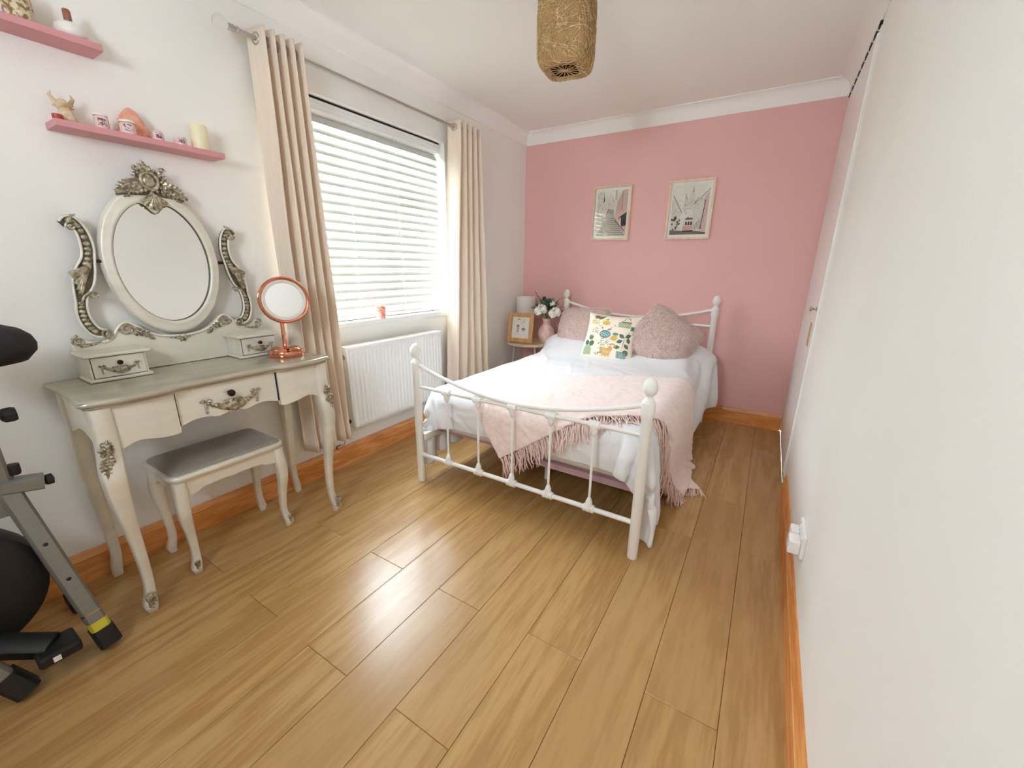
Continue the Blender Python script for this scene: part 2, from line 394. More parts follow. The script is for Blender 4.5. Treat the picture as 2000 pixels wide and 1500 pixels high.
for y in (WY0+.17, WY0+.47, WY0+.84, WY1-.14):
    m = MB()
    for sx in (-1, 1): m.tube([(BX+sx*.0215, y, WZ1-.07), (BX+sx*.0215, y, WZ0+.02)], .0009, 5)
    for k in range(NS):
        z = ztop+(zbot-ztop)*k/(NS-1)
        m.tube([(BX+.0215, y+.001, z-.018), (BX-.0215, y-.001, z+.014)], .0006, 4)
    m.build('ladder_cord', M_cord, bl)
MB().tube([(-.024, WY0+.80, WZ1-.06), (-.024, WY0+.80, WZ0+.55)], .0012, 6).lathe([(.001,0),(.006,-.004),(.007,-.03),(.002,-.04)], (-.024, WY0+.80, WZ0+.55), 10).build('pull_cord', M_cord, bl)
# ================================================================== BED
XA, XB, BYF, BYH = .537, 1.762, 1.549, 3.471
bed = thing('bed', 'white metal bedstead with curved rails and egg finials', 'bed', ((XA+XB)/2, (BYF+BYH)/2, 0))
def post(x, y, top, name):
    z = top
    pr = [(.002,0),(.0215,0),(.022,.004),(.022,z-.163),(.0245,z-.158),(.0265,z-.150),(.0275,z-.140),(.0275,z-.122),(.026,z-.112),(.0275,z-.106),(.0265,z-.098),(.019,z-.088),(.0135,z-.081),(.0125,z-.074),(.0165,z-.070),(.0245,z-.060),(.0285,z-.046),(.0275,z-.030),(.0215,z-.014),(.0125,z-.004),(.002,z)]
    return MB().lathe(pr, (x, y, 0), 24).build(name, M_bedmetal, bed, 60)
def rail(name, pts, r): return MB().tube(pts, r, 12).build(name, M_bedmetal, bed, 60)
for x in (XA, XB): post(x, BYF, .803, 'foot_post'); post(x, BYH, 1.010, 'head_post')
SP = [.745, .946, 1.147, 1.349, 1.552]
def knuckle(m, x, y, z, up):
    s = 1 if up else -1
    m.lathe([(.004,-.027),(.0175,-.024),(.0190,-.018),(.0165,-.011),(.0195,0),(.0165,.011),(.0190,.018),(.0175,.024),(.004,.027)], (x, y, z), 14, 'x')
    m.lathe([(.019,0),(.019,s*.015),(.0145,s*.024),(.0160,s*.032),(.0125,s*.039),(.009,s*.050),(.004,s*.055)], (x, y, z), 14, 'z')
    for dx in (-.012, .012): m.ball((x+dx, y-.013, z+s*.004), .006, 8, 6)
def board(y, ztop, zmid, zcurve0, zcurve1, zlow, nm):
    rail(nm+'_curved_rail', [(XA+(XB-XA)*t, y, zcurve1+(zcurve0-zcurve1)*abs(2*t-1)**1.9) for t in np.linspace(0, 1, 28)], .0105)
    rail(nm+'_cross_rail', [(XA, y, zmid), (XB, y, zmid)], .0095)
    rail(nm+'_lower_rail', [(XA, y, zlow), (XB, y, zlow)], .0115)
    for x in SP:
        sp = MB().tube([(x, y, zlow), (x, y, zmid)], .0058, 10).build(nm+'_spindle', M_bedmetal, bed, 60)
        k1 = MB(); knuckle(k1, x, y, zmid, False); k1.build('spindle_collar', M_bedmetal, sp, 50, recalc=True)
        k2 = MB(); knuckle(k2, x, y, zlow, True); k2.build('spindle_collar', M_bedmetal, sp, 50, recalc=True)
board(BYF, .803, .566, .695, .583, .167, 'foot')
board(BYH, 1.01, .780, .908, .812, .300, 'head')
for x in (XA+.012, XB-.012): MB().box(x-.012, x+.012, BYF+.02, BYH-.02, .245, .285).build('side_rail', M_bedmetal, bed, None, bevel=.003)
M_mauve = mat('mauve_base_cloth', lin(176,142,148), .8, var=.05)
for k in range(13):
    y = 1.69+k*.14
    MB().box(XA+.03, XB-.03, y, y+.06, .262, .280).build('bed_slat', M_mauve, bed, None)
MB().box(1.22, XB-.035, 1.652, 1.668, .246, .276).build('base_panel', M_mauve, bed, None)
rail('support_leg', [(1.14, 1.96, .0), (1.14, 1.96, .262)], .014)

MX0, MX1, MY0, MY1, MZ0, MZ1 = .562, 1.737, 1.648, 3.445, .283, .505
M_matt = mat('mattress_cloth', lin(205,200,190), .85, var=.03, vscale=20, bump=.15, bscale=90)
matt = MB().box(MX0, MX1, MY0, MY1, MZ0, MZ1).build('mattress', M_matt, None, 60, base=((MX0+MX1)/2, (MY0+MY1)/2, MZ0))
b = matt.modifiers.new('bevel', 'BEVEL'); b.width = .035; b.segments = 4
tag(matt, 'grey mattress lying on the white metal bed under the duvet', 'mattress')

# ---- cloth: position-based solver on a grid
def sdf_push(P, th):
    """keep points outside the mattress (rounded box), the two sleeping pillows under the duvet, the floor"""
    lo = np.array([MX0+.03, MY0+.03, 0]); hi = np.array([MX1-.03, MY1+.2, MZ1-.03]); R = .03+th
    q = np.clip(P, lo, hi); d = P-q; n = np.linalg.norm(d, axis=1)
    ins = n < 1e-9
    if ins.any():
        a = P[ins]; ex = np.stack([a[:,0]-lo[0], hi[0]-a[:,0], a[:,1]-lo[1], hi[2]-a[:,2]+0*a[:,0]], 1)
        k = ex.argmin(1)
        for i, (idx, kk) in enumerate(zip(np.where(ins)[0], k)):
            if kk == 0: P[idx,0] = lo[0]-R
            elif kk == 1: P[idx,0] = hi[0]+R
            elif kk == 2: P[idx,1] = lo[1]-R
            else: P[idx,2] = hi[2]+R
    w = (~ins) & (n < R)
    P[w] = q[w] + d[w]/n[w][:,None]*R
    for cx in (.86, 1.45):
        c = np.array([cx, 3.24, .545]); e = np.array([.36, .24, .115])+th
        g = (P-c)/e; gn = np.linalg.norm(g, axis=1); w = gn < 1
        P[w] = c + (g[w]/np.maximum(gn[w],1e-6)[:,None])*e
    P[:,2] = np.maximum(P[:,2], .012)
    w = (P[:,0] > XA-.012) & (P[:,0] < XB+.012) & (P[:,1] < BYF+.028) & (P[:,2] < .80); P[w,1] = BYF+.028
    for x in (XA, XB):
        for y in (BYF, BYH):
            d = P[:,:2]-np.array([x,y]); n = np.linalg.norm(d,axis=1); w = (n < .030) & (P[:,2] < .95)
            P[w,:2] = np.array([x,y]) + d[w]/np.maximum(n[w],1e-6)[:,None]*.030
    P[:,1] = np.minimum(P[:,1], YF-.03)
    return P
def cloth(P0, rest, steps, th, push, iters=6, bend=.25, damp=.97, fric=.75, grav=9.8, pin=None):
    n, k = P0.shape[:2]; P = P0.copy(); V = np.zeros_like(P); dt = 1/60
    du, dv = rest
    def con(P, A, B, L, s):
        a = P[A]; b = P[B]; d = b-a; l = np.linalg.norm(d, axis=-1, keepdims=True)+1e-9
        c = d*(.5*s*(l-L)/l); P[A] = a+c; P[B] = b-c
    def pair_u(P, p, L, s, hop=1):
        m = n-hop
        for q in range(0, 2*hop):
            I = np.arange(q, m, 2*hop)
            if len(I): con(P, (I,), (I+hop,), L, s)
    def pair_v(P, L, s, hop=1):
        m = k-hop
        for q in range(0, 2*hop):
            J = np.arange(q, m, 2*hop)
            if len(J): con(P, (slice(None), J), (slice(None), J+hop), L, s)
    dl = math.hypot(du, dv)
    for st in range(steps):
        old = P.copy(); V[...,2] -= grav*dt; V *= damp; P = P+V*dt
        for it in range(iters):
            pair_u(P, 0, du, 1.); pair_v(P, dv, 1.)
            for pi in (0, 1):
                I = np.arange(pi, n-1, 2)
                for pj in (0, 1):
                    J = np.arange(pj, k-1, 2)
                    con(P, np.ix_(I, J), np.ix_(I+1, J+1), dl, .5); con(P, np.ix_(I+1, J), np.ix_(I, J+1), dl, .5)
            if it == 0: pair_u(P, 0, 2*du, bend, 2); pair_v(P, 2*dv, bend, 2)
            Q = P.reshape(-1, 3).copy(); R = push(Q.copy(), th); hit = np.abs(R-Q).max(1) > 1e-7
            O = old.reshape(-1, 3)
            R[hit] = R[hit] - (R[hit]-O[hit])*np.array([fric,fric,0])*.35
            P = R.reshape(P.shape)
            if pin is not None: P[pin,:2] = P0[pin,:2]
        V = (P-old)/dt
        sp = np.linalg.norm(V, axis=-1, keepdims=True); V *= np.minimum(1, 2.5/(sp+1e-9))
    return P

# duvet: 2.03 m wide, from the footboard up over the pillows
NU, NV = 76, 80
DW, DL = 1.98, 2.0
xc = (MX0+MX1)/2+.02; ztop_ = MZ1+.045
U = np.linspace(-DW/2, DW/2, NU); Vv = np.linspace(0, DL, NV); hang = .175; half = (MX1-MX0)/2
P0 = np.zeros((NU, NV, 3))
for i, u in enumerate(U):
    for j, v in enumerate(Vv):
        du_ = max(0, abs(u)-half-.01); dv_ = max(0, hang-v); s = 1 if u > 0 else -1
        x = xc+(s*(half+.03)+s*.25*du_ if du_ > 0 else u); y = MY0-.02+max(0, v-hang) if dv_ == 0 else MY0-.022
        z = ztop_-du_*.9-dv_
        if du_ > 0 and dv_ > 0: z = ztop_-du_*.9-dv_*.55; x += s*(.03+.75*dv_); y = MY0-.03-.10*dv_
        if y > 3.0: z += .10*min(1, (y-3.0)/.2)
        P0[i,j] = (x, y, max(z, .03))
P0 += rng.normal(0, .0025, P0.shape)
PIN = np.zeros((NU, NV), bool); PIN[np.ix_(np.abs(U) < half-.06, Vv > hang+.08)] = True
DUV = cloth(P0, (DW/(NU-1)*1.005, DL/(NV-1)*1.01), 130, .022, sdf_push, iters=12, bend=.12, grav=4., pin=PIN)
# puffed, creased relief added along the surface normal
for _ in range(5):                                  # ease the solver's small ripples on the flat top
    A_ = DUV.copy(); A_[1:-1,1:-1] = .5*DUV[1:-1,1:-1]+.125*(DUV[2:,1:-1]+DUV[:-2,1:-1]+DUV[1:-1,2:]+DUV[1:-1,:-2])
    DUV[PIN] = A_[PIN]
def normals(P):
    a = np.gradient(P, axis=0); b_ = np.gradient(P, axis=1); n = np.cross(a, b_); return n/(np.linalg.norm(n, axis=-1, keepdims=True)+1e-9)
def up_res(P, f=2):
    for ax in (0, 1):
        n = P.shape[ax]; t = np.linspace(0, n-1, (n-1)*f+1); i = np.clip(t.astype(int), 0, n-2); w = t-i
        im, ip2 = np.clip(i-1,0,n-1), np.clip(i+2,0,n-1)
        tk = lambda q: np.take(P, q, axis=ax)
        w = w.reshape((-1,1,1)) if ax == 0 else w.reshape((1,-1,1))
        a, b_, c, d = tk(im), tk(i), tk(i+1), tk(ip2)
        P = .5*((2*b_)+(-a+c)*w+(2*a-5*b_+4*c-d)*w*w+(-a+3*b_-3*c+d)*w**3)
    return P
DUV2 = up_res(DUV, 2); nn_ = normals(DUV2)
if nn_[NU, NV, 2] < 0: nn_ = -nn_
gu, gv = np.meshgrid(np.linspace(0, DW, DUV2.shape[0]), np.linspace(0, DL, DUV2.shape[1]), indexing='ij')
rel = np.zeros_like(gu)
for k in range(26):                                  # long shallow creases
    a = rng.uniform(0, PI); cx_, cy_ = rng.uniform(0, DW), rng.uniform(0, DL); L_ = rng.uniform(.12, .4); wd = rng.uniform(.008, .016)
    s_ = (gu-cx_)*math.cos(a)+(gv-cy_)*math.sin(a); t_ = -(gu-cx_)*math.sin(a)+(gv-cy_)*math.cos(a)+.03*np.sin(s_*9+k)
    rel += rng.choice([-1,1])*.0060*np.exp(-(t_/wd)**2)*np.exp(-(s_/L_)**2)
for k in range(14):
    kx, ky = rng.normal(0, 9, 2); rel += .0009*np.sin(kx*gu+ky*gv+rng.uniform(0,6))
for k in range(40):                                  # tight wrinkles near the foot and side hems
    cx_, cy_ = (rng.uniform(.35, DW-.35), rng.uniform(0,.25)) if k < 24 else (rng.choice([rng.uniform(0,.35), rng.uniform(DW-.35,DW)]), rng.uniform(0,DL))
    a = rng.uniform(0, PI); s_ = (gu-cx_)*math.cos(a)+(gv-cy_)*math.sin(a); t_ = -(gu-cx_)*math.sin(a)+(gv-cy_)*math.cos(a)+.015*np.sin(s_*25+k)
    rel += .007*np.exp(-(t_/.010)**2)*np.exp(-(s_/.09)**2)
edge = np.minimum(np.minimum(gu, DW-gu), gv); rel += .012*np.clip(edge/.06, 0, 1)
DUV2 = DUV2+nn_*rel[...,None]
M_duvet = mat('white_cotton', lin(230,231,233), .7, var=.006, vscale=3, bump=.12, bscale=220, sheen=.15)
dm = MB().grid(DUV2).build('duvet', M_duvet, None, 179, base=(xc, 2.5, .55))
sm = dm.modifiers.new('solid', 'SOLIDIFY'); sm.thickness = .02; sm.offset = -1
sb = dm.modifiers.new('sub', 'SUBSURF'); sb.levels = 1; sb.render_levels = 1
tag(dm, 'crumpled white cotton duvet spread over the metal bed', 'duvet')

# ---- throw blanket laid askew, with a fringed near edge
ang = math.atan2(.73, 1.09); ea = np.array([math.cos(ang), math.sin(ang)]); eb = np.array([math.sin(ang), -math.cos(ang)])
TA, TBl = 1.74, .665; na, nb = 88, 36
c0 = np.array([.672, 1.905]); T0 = np.zeros((na, nb, 3)); zt = MZ1+.085
SE = MY0-.042; XE = MX1+.04
for i in range(na):
    for j in range(nb):
        p = c0+ea*(TA*i/(na-1))+eb*(TBl*j/(nb-1)); x, s = p; z = zt; y = s
        if s < SE: y = SE; z = zt-(SE-s)
        if x > XE: dx = x-XE; x = XE+.12*dx; z -= dx*.97
        T0[i,j] = (x, y, max(z, .02))
TPIN = (T0[...,0] < MX1-.05) & (T0[...,1] > MY0+.05)
bvh = BVHTree.FromPolygons([tuple(p) for p in DUV2[::2, ::2].reshape(-1,3)],
    [(a*DUV.shape[1]+b_, (a+1)*DUV.shape[1]+b_, (a+1)*DUV.shape[1]+b_+1, a*DUV.shape[1]+b_+1) for a in range(DUV.shape[0]-1) for b_ in range(DUV.shape[1]-1)])
ctr = Vector(((MX0+MX1)/2, 2.6, .30))
def duv_push(P, th):
    P[:,2] = np.maximum(P[:,2], .014)
    w = (P[:,0] < XB+.005) & (P[:,1] < BYF+.022) & (P[:,2] < .80); P[w,1] = BYF+.022
    for i in range(len(P)):
        v = Vector(P[i]); loc, no, fi, dist = bvh.find_nearest(v, .12)
        if loc is None: continue
        out = no if no.dot(loc-Vector((min(max(loc.x,MX0+.1),MX1-.1), max(loc.y,MY0+.15), .33))) > 0 else -no
        d = (v-loc).dot(out)
        if d < th: P[i] = loc+out*th if dist > 1e-6 else v+out*th
    return P
def throw_push(P, th):
    P = sdf_push(P, th); return P
THR = cloth(T0, (TA/(na-1), TBl/(nb-1)), 90, .044, throw_push, iters=10, bend=.05, grav=4., pin=TPIN)
for k in range(4):
    Q = duv_push(THR.reshape(-1,3).copy(), .016).reshape(THR.shape)
    if k < 3:                                        # relax between push-outs
        A = Q.copy(); A[1:-1,1:-1] = .5*Q[1:-1,1:-1]+.125*(Q[2:,1:-1]+Q[:-2,1:-1]+Q[1:-1,2:]+Q[1:-1,:-2]); Q = A
    THR = Q
THR2 = up_res(THR, 2); tn = normals(THR2)
if tn[30, 20, 2] < 0: tn = -tn
THR2 = THR2 + tn*(rng.normal(0, .0016, THR2.shape[:2])[...,None]+.002)
M_throw = mat('pale_pink_wool', lin(246,226,219), .9, var=.05, vscale=40, bump=.5, bscale=160, sheen=.5)
tb = MB().grid(THR2).build('throw_blanket', M_throw, None, 179, base=(1.3, 1.9, .6))
sm = tb.modifiers.new('solid', 'SOLIDIFY'); sm.thickness = .007; sm.offset = -1
tag(tb, 'pale pink fluffy throw blanket with fringe across the bed foot', 'blanket')
def fibres(P, Nn, count, ln, rad, curl, seed, lift=.55):
    """short curled fibres rooted on a grid surface: thin three-sided strands"""
    g = np.random.default_rng(seed); m = MB(); n, k = P.shape[:2]
    V = []; F = []
    for c in range(count):
        a = g.uniform(0, n-1.001); b_ = g.uniform(0, k-1.001); i, j = int(a), int(b_)
        p = P[i,j]*(1-a+i)*(1-b_+j)+P[i+1,j]*(a-i)*(1-b_+j)+P[i,j+1]*(1-a+i)*(b_-j)+P[i+1,j+1]*(a-i)*(b_-j)
        nrm = Nn[i,j]; t = g.normal(0,1,3); t -= nrm*t.dot(nrm); t /= np.linalg.norm(t)+1e-9; s = np.cross(nrm, t)
        L_ = ln*g.uniform(.6,1.3); ph = g.uniform(0,6.28)
        pts = []
        for q in range(4):
            f = q/3; pts.append(p+nrm*L_*lift*math.sin(f*1.5)+t*L_*(f*.5+curl*math.sin(f*3+ph)*.3)+s*L_*curl*math.cos(f*4+ph)*.35*f)
        o = len(V); w = s*rad; u = nrm*rad*.6+t*rad*.4
        for q in range(4):
            sc = 1-.55*q/3; V += [tuple(pts[q]-w*sc), tuple(pts[q]+w*sc), tuple(pts[q]+u*sc)]
        for q in range(3):
            for e in range(3):
                F.append((o+3*q+e, o+3*q+(e+1)%3, o+3*q+3+(e+1)%3, o+3*q+3+e))
    m.v = V; m.f = F; m.m = [0]*len(F); return m
tag(fibres(THR2, tn, 16000, .010, .0007, 1.2, 3).build('wool_pile', M_throw, tb, 179), kind='stuff')
M_fringe = mat('pale_pink_fringe', lin(240,212,204), .9, var=.08, vscale=60, bump=.3, bscale=200)
fm = MB(); ei = np.arange(0, THR2.shape[0], 1)
def strand(p, d, L_, push=True):
    pts = [np.array(p)]; v = np.array(d, float); v /= np.linalg.norm(v)+1e-9
    for q in range(7):
        v = v+np.array([0,0,-.28])+rng.normal(0,.16,3); v /= np.linalg.norm(v)
        nx = pts[-1]+v*L_/7
        w = Vector(nx); loc, no, fi, dist = bvh.find_nearest(w, .06)
        if loc is not None:
            out = no if no.dot(loc-Vector((min(max(loc.x,MX0+.1),MX1-.1), max(loc.y,MY0+.15), .33))) > 0 else -no
            if (w-loc).dot(out) < .006: nx = np.array(loc+out*.006)
        if nx[0] < XB+.005 and nx[2] < .8: nx[1] = max(nx[1], BYF+.016)
        nx[2] = max(nx[2], .006); pts.append(nx)
    return pts
for i in ei:
    p = THR2[i,-1]; d = THR2[i,-1]-THR2[i,-5]
    for q in range(2):
        a = p+rng.normal(0,.004,3); fm.tube(strand(a, d+rng.normal(0,.004,3), rng.uniform(.085,.125)), [.0024,.0026,.0024,.0026,.0022,.0024,.002,.001], 5)
tag(fm.build('fringe', M_fringe, tb, 179), kind='stuff')
pt = THR2[-1, 20]
MB().box(pt[0], pt[0]+.002, pt[1]-.012, pt[1]+.012, pt[2]-.03, pt[2]+.004).build('care_tag', M_plast, tb, None)

# ---- cushions
def cushion_pts(w, h, d, nu=36, nv=36, pinch=.10, back=False, rnd=0.):
    G = np.zeros((nu, nv, 3))
    for i in range(nu):
        for j in range(nv):
            u = -math.cos(PI*i/(nu-1)); v = -math.cos(PI*j/(nv-1))
            k = (1-u**2)*(1-v**2)
            e = ((1-abs(u)**2.6)*(1-abs(v)**2.6))**.5
            x = u*w/2*(1-pinch*(1-v*v)**1.0*abs(u)**3); y = v*h/2*(1-pinch*(1-u*u)**1.0*abs(v)**3)
            c_ = 1-rnd*u*u*v*v
            G[i,j] = (x*c_, y*c_, d/2*e*(-1 if back else 1))
    return G
def place(G, M): 
    R = np.array(M.to_3x3()); t = np.array(M.translation); return G@R.T+t
def frame_M(c, right, up):                             # local x -> right, y -> up, z -> outwards
    r = Vector(right).normalized(); u = Vector(up); u = (u-r*u.dot(r)).normalized(); n = r.cross(u)
    return Matrix(((r.x,u.x,n.x,c[0]),(r.y,u.y,n.y,c[1]),(r.z,u.z,n.z,c[2]),(0,0,0,1)))
def cushion(name, c, right, up, w, h, d, mt, label, group=None, fur=0, seed=1):
    M = frame_M(c, right, up)
    rd_, pn_ = (.13, .05) if fur else (0., .10)
    A = place(cushion_pts(w, h, d, pinch=pn_, rnd=rd_), M); B = place(cushion_pts(w, h, d, pinch=pn_, back=True, rnd=rd_), M)
    o = MB().grid(A).grid(B[::-1]).build(name, mt, None, 179, base=tuple(c))
    tag(o, label, 'cushion', group)
    if fur:
        na_ = normals(A); 
        if na_[18,18].dot(np.array(M.to_3x3()@Vector((0,0,1)))) < 0: na_ = -na_
        nb_ = normals(B)
        if nb_[18,18].dot(np.array(M.to_3x3()@Vector((0,0,-1)))) < 0: nb_ = -nb_
        na_[0]=na_[1]; na_[-1]=na_[-2]; na_[:,0]=na_[:,1]; na_[:,-1]=na_[:,-2]
        f = fibres(A, na_, fur, .026, .0030, 1.9, seed, .5); g2 = fibres(B, nb_, fur//4, .026, .0030, 1.6, seed+9, .5)
        o2 = len(f.v); f.v += g2.v; f.f += [tuple(o2+t for t in q) for q in g2.f]; f.m += g2.m
        tag(f.build('fur_pile', mt, o, 179), kind='stuff')
    return o, M
M_fur = mat('pink_faux_fur', lin(255,226,216), .95, var=.05, vscale=30, bump=.3, bscale=120, sheen=.4)
cushion('fur_cushion', (.835, 3.150, .690), (1,-.10,.05), (-.05,.38,.92), .44, .40, .17, M_fur, 'pink faux fur cushion standing upright next to the headboard post near the flowers', None, 5200, 5)
cushion('fur_cushion', (1.495, 3.035, .705), (.84,.05,-.52), (.46,.36,.80), .42, .40, .19, M_fur, 'pink faux fur cushion tipped on its corner', None, 5200, 6)
M_linen = mat('cream_linen', lin(247,232,212), .85, var=.02, vscale=60, bump=.2, bscale=300)
PCc = (1.135, 2.945, .700); PW_, PH_, PD_ = .40, .37, .13
pc, PM = cushion('printed_cushion', PCc, (1,.03,-.03), (.06,.46,.88), PW_, PH_, PD_, M_linen, 'cream cushion printed with potted plants and a ginger cat')
def surf(u, v, off=.0014):                             # point on the cushion front, u,v in -1..1
    e = (max(0,(1-abs(u)**2.6))*max(0,(1-abs(v)**2.6)))**.5; pk = .10
    return PM @ Vector((u*PW_/2*(1-pk*(1-v*v)*abs(u)**3), v*PH_/2*(1-pk*(1-u*u)*abs(v)**3), PD_/2*e+off))
def patch(m, out, off=.0014):                          # small outline fan, subdivided towards its centre
    n = len(out); c = np.mean(out, axis=0); rings = [[surf(*(c+(np.array(p)-c)*f), off) for p in out] for f in (1,.75,.5,.25,.02)]
    m.loft(rings, True, False)
def ell(cx, cy, a, b_, rot=0, n=14, k=1.): 
    return [(cx+a*math.cos(t)*math.cos(rot)-b_*math.sin(t)*math.sin(rot), cy+a*math.cos(t)*math.sin(rot)+b_*math.sin(t)*math.cos(rot)) for t in np.linspace(0,2*PI,n,endpoint=False)]
def leaf2(cx, cy, L_, w, rot, n=10):
    o = [(L_*(t-.5), w*math.sin(PI*t)) for t in np.linspace(0,1,n)]+[(L_*(t-.5), -w*math.sin(PI*t)) for t in np.linspace(1,0,n)[1:-1]]
    return [(cx+x*math.cos(rot)-y*math.sin(rot), cy+x*math.sin(rot)+y*math.cos(rot)) for x, y in o]
def rect2(x0, x1, y0, y1, n=4):
    return [(x0+(x1-x0)*t,y0) for t in np.linspace(0,1,n)[:-1]]+[(x1,y0+(y1-y0)*t) for t in np.linspace(0,1,n)[:-1]]+[(x1+(x0-x1)*t,y1) for t in np.linspace(0,1,n)[:-1]]+[(x0,y1+(y0-y1)*t) for t in np.linspace(0,1,n)[:-1]]
pr = {k: MB() for k in ('olive','yellow','sage','teal','green','ginger','dark','pale')}
patch(pr['pale'], ell(-.62,.52,.20,.17)); pr['yellow'] 
for k in range(9): patch(pr['yellow'], ell(-.74+.05*(k%5), .46+.10*(k//5)+.02*(k%2), .022,.028), .0020)
for k in range(8): patch(pr['olive'], leaf2(-.66+.05*k, .76+.03*math.sin(k), .24, .022, 1.9-.14*k), .0018)
patch(pr['yellow'], ell(-.17,.50,.15,.10)); patch(pr['teal'], ell(-.16,.66,.05,.035))
patch(pr['sage'], rect2(.28,.72,.38,.60)); patch(pr['dark'], rect2(.36,.74,.61,.65), .0018)
for k in range(5): patch(pr['pale'], leaf2(.34+.08*k,.49,.2,.012,1.1), .002)
for t in np.linspace(.3,2.9,7): patch(pr['olive'], ell(.56+.11*math.cos(t), .70+.16*math.sin(t), .022,.02))
patch(pr['teal'], rect2(.76,.90,.30,.48)); patch(pr['dark'], ell(.83,.39,.03,.03), .002)
for sx in (-.1, .05): patch(pr['teal'], leaf2(.83+sx,.18,.2,.008,1.3+sx))
patch(pr['teal'], ell(-.12,.02,.21,.17)); 
for k in range(12): patch(pr['pale'], leaf2(-.26+.025*k, .02+.06*math.sin(k*2.3), .07,.012, k), .0022)
for k in range(34):
    a = -.30+.42*rng.random(); bb = -.16-.42*rng.random(); patch(pr['dark'], leaf2(a, bb, .045,.014, rng.uniform(0,3)))
for k in range(22):
    t = rng.random(); sx = -1 if k % 2 else 1; patch(pr['dark'], leaf2(-.12+sx*(.06+.26*t)+.02*rng.normal(), .18+.24*t+.03*rng.normal(), .045,.013, rng.uniform(0,3)))
for k in range(16): patch(pr['olive'], leaf2(-.66+.28*rng.random(), .02+.28*rng.random(), .05,.014, rng.uniform(0,3)))
patch(pr['pale'], rect2(-.74,-.5,-.16,.06)); patch(pr['yellow'], ell(.24,-.10,.12,.11)); patch(pr['teal'], ell(.26,.07,.11,.06)); 
for (a, bb, r) in ((.50,.02,2.5),(.74,.06,.6),(.46,-.20,.4),(.78,-.12,1.9),(.40,-.44,.15),(.74,-.36,2.4)): patch(pr['green'], leaf2(a, bb, .25,.075, r))
patch(pr['dark'], leaf2(.61,-.22,.75,.008,1.5), .0018)
patch(pr['green'], ell(-.62,-.14,.10,.12)); patch(pr['green'], ell(-.76,-.38,.09,.11,.3)); patch(pr['green'], ell(-.56,-.40,.10,.12,-.3))
patch(pr['sage'], ell(-.70,-.68,.17,.20)); patch(pr['sage'], rect2(-.86,-.54,-.88,-.66))
for k in range(5): patch(pr['teal'], leaf2(-.36+.05*k,-.82+.02*k%3,.16,.015, 2.4-.45*k))
patch(pr['ginger'], ell(.02,-.70,.20,.17)); patch(pr['ginger'], ell(-.12,-.62,.09,.10)); patch(pr['ginger'], ell(.17,-.56,.09,.13))
for k in range(9): patch(pr['ginger'], ell(.24+.10*math.cos(.2+k*.28), -.46+.12*math.sin(.2+k*.28), .03,.03))
for k in range(3): patch(pr['ginger'], rect2(-.12+.12*k,-.07+.12*k,-.90,-.76))
for k in range(5): patch(pr['pale'], leaf2(-.04+.06*k,-.68,.14,.01,1.4), .0022)
patch(pr['teal'], rect2(.42,.78,-.88,-.60)); patch(pr['green'], ell(.74,-.62,.11,.12))
for k in range(6): patch(pr['pale'], rect2(.45+.055*k,.462+.055*k,-.86,-.64), .0022)
cm = dict(olive=(96,94,52), yellow=(214,184,84), sage=(158,178,134), teal=(108,150,152), green=(88,116,94), ginger=(216,170,104), dark=(78,86,80), pale=(232,226,196))
for k, v in pr.items(): tag(v.build(k+'_print', mat('print_'+k, lin(*cm[k]), .85, var=.06, vscale=50), pc, 179), kind='stuff')
# ================================================================== DRESSING TABLE (champagne-silver paint, carved)
def silver(name, c1, c2, rough=.38, metal=.2, vs=14, st=(1,.25,1), lo=.35, hi=.7):
    return mat(name, c1, rough, metal, var2=c2, vscale=vs, stretch=st, bump=.05, bscale=120, vlo=lo, vhi=hi)
M_silver = silver('champagne_paint', lin(224,219,204), lin(238,234,222))
M_silver_top = silver('champagne_top', lin(176,169,150), lin(198,192,174), .18, .35)
M_glaze = silver('antique_glaze', lin(120,108,86), lin(84,72,54), .5, .2, 40, (1,1,1))
M_carve = silver('carved_champagne', lin(202,192,168), lin(118,106,82), .35, .4, 90, (1,1,1), .36, .66)
M_knob = mat('dark_bronze', lin(62,52,44), .35, .8, var=.15, vscale=40)
M_mirror = mat('mirror_silver', (.93,.93,.93,1), .015, 1., var=.001)
M_seat = mat('grey_velvet', lin(152,144,132), .85, var=.06, vscale=60, bump=.2, bscale=250, sheen=.4)

def rose(m, c, r, n, seed=0, ax='x', mi=0):            # a small carved rosette: petals round a bud
    for k in range(n):
        a = 2*PI*k/n+seed
        m.ball((c[0]+r*.15, c[1]+r*.62*math.cos(a), c[2]+r*.62*math.sin(a)), r*.42, 7, 5, (.55,1,1), mi)
    m.ball((c[0]+r*.3, c[1], c[2]), r*.36, 7, 5, (.7,1,1), mi)
def frond(m, root, d, L_, w, n=4, x=0, curl=1., mi=0): # acanthus: blunt ridges fanning from a root in the y-z plane (normal = +x)
    w = max(w, L_*.25)
    for k in range(n):
        t = (k/(n-1)-.5) if n > 1 else 0
        a = d+t*1.25; pts = []
        for q in range(7):
            f = q/6; aa = a+curl*t*f*1.2
            pts.append((root[0]+x+w*.45*math.sin(f*PI*.85)+.001, root[1]+L_*f*math.cos(aa)*(1-.30*abs(t)), root[2]+L_*f*math.sin(aa)*(1-.30*abs(t))))
        m.tube(pts, [w*.40, w*.52, w*.58, w*.58, w*.56, w*.52, w*.38], 7, mi=mi, flat=1.0)
def volute(m, c, r, a0, turns, th, x=0, mi=0):
    pts = spiral((c[1], c[2]), r, r*.12, a0, turns, 26, x=c[0]+x)
    m.tube(pts, [th*.72*(1-.45*i/25) for i in range(26)], 7, mi=mi); m.ball((c[0]+x, c[1], c[2]), r*.26, 8, 6, (.8,1,1), mi)
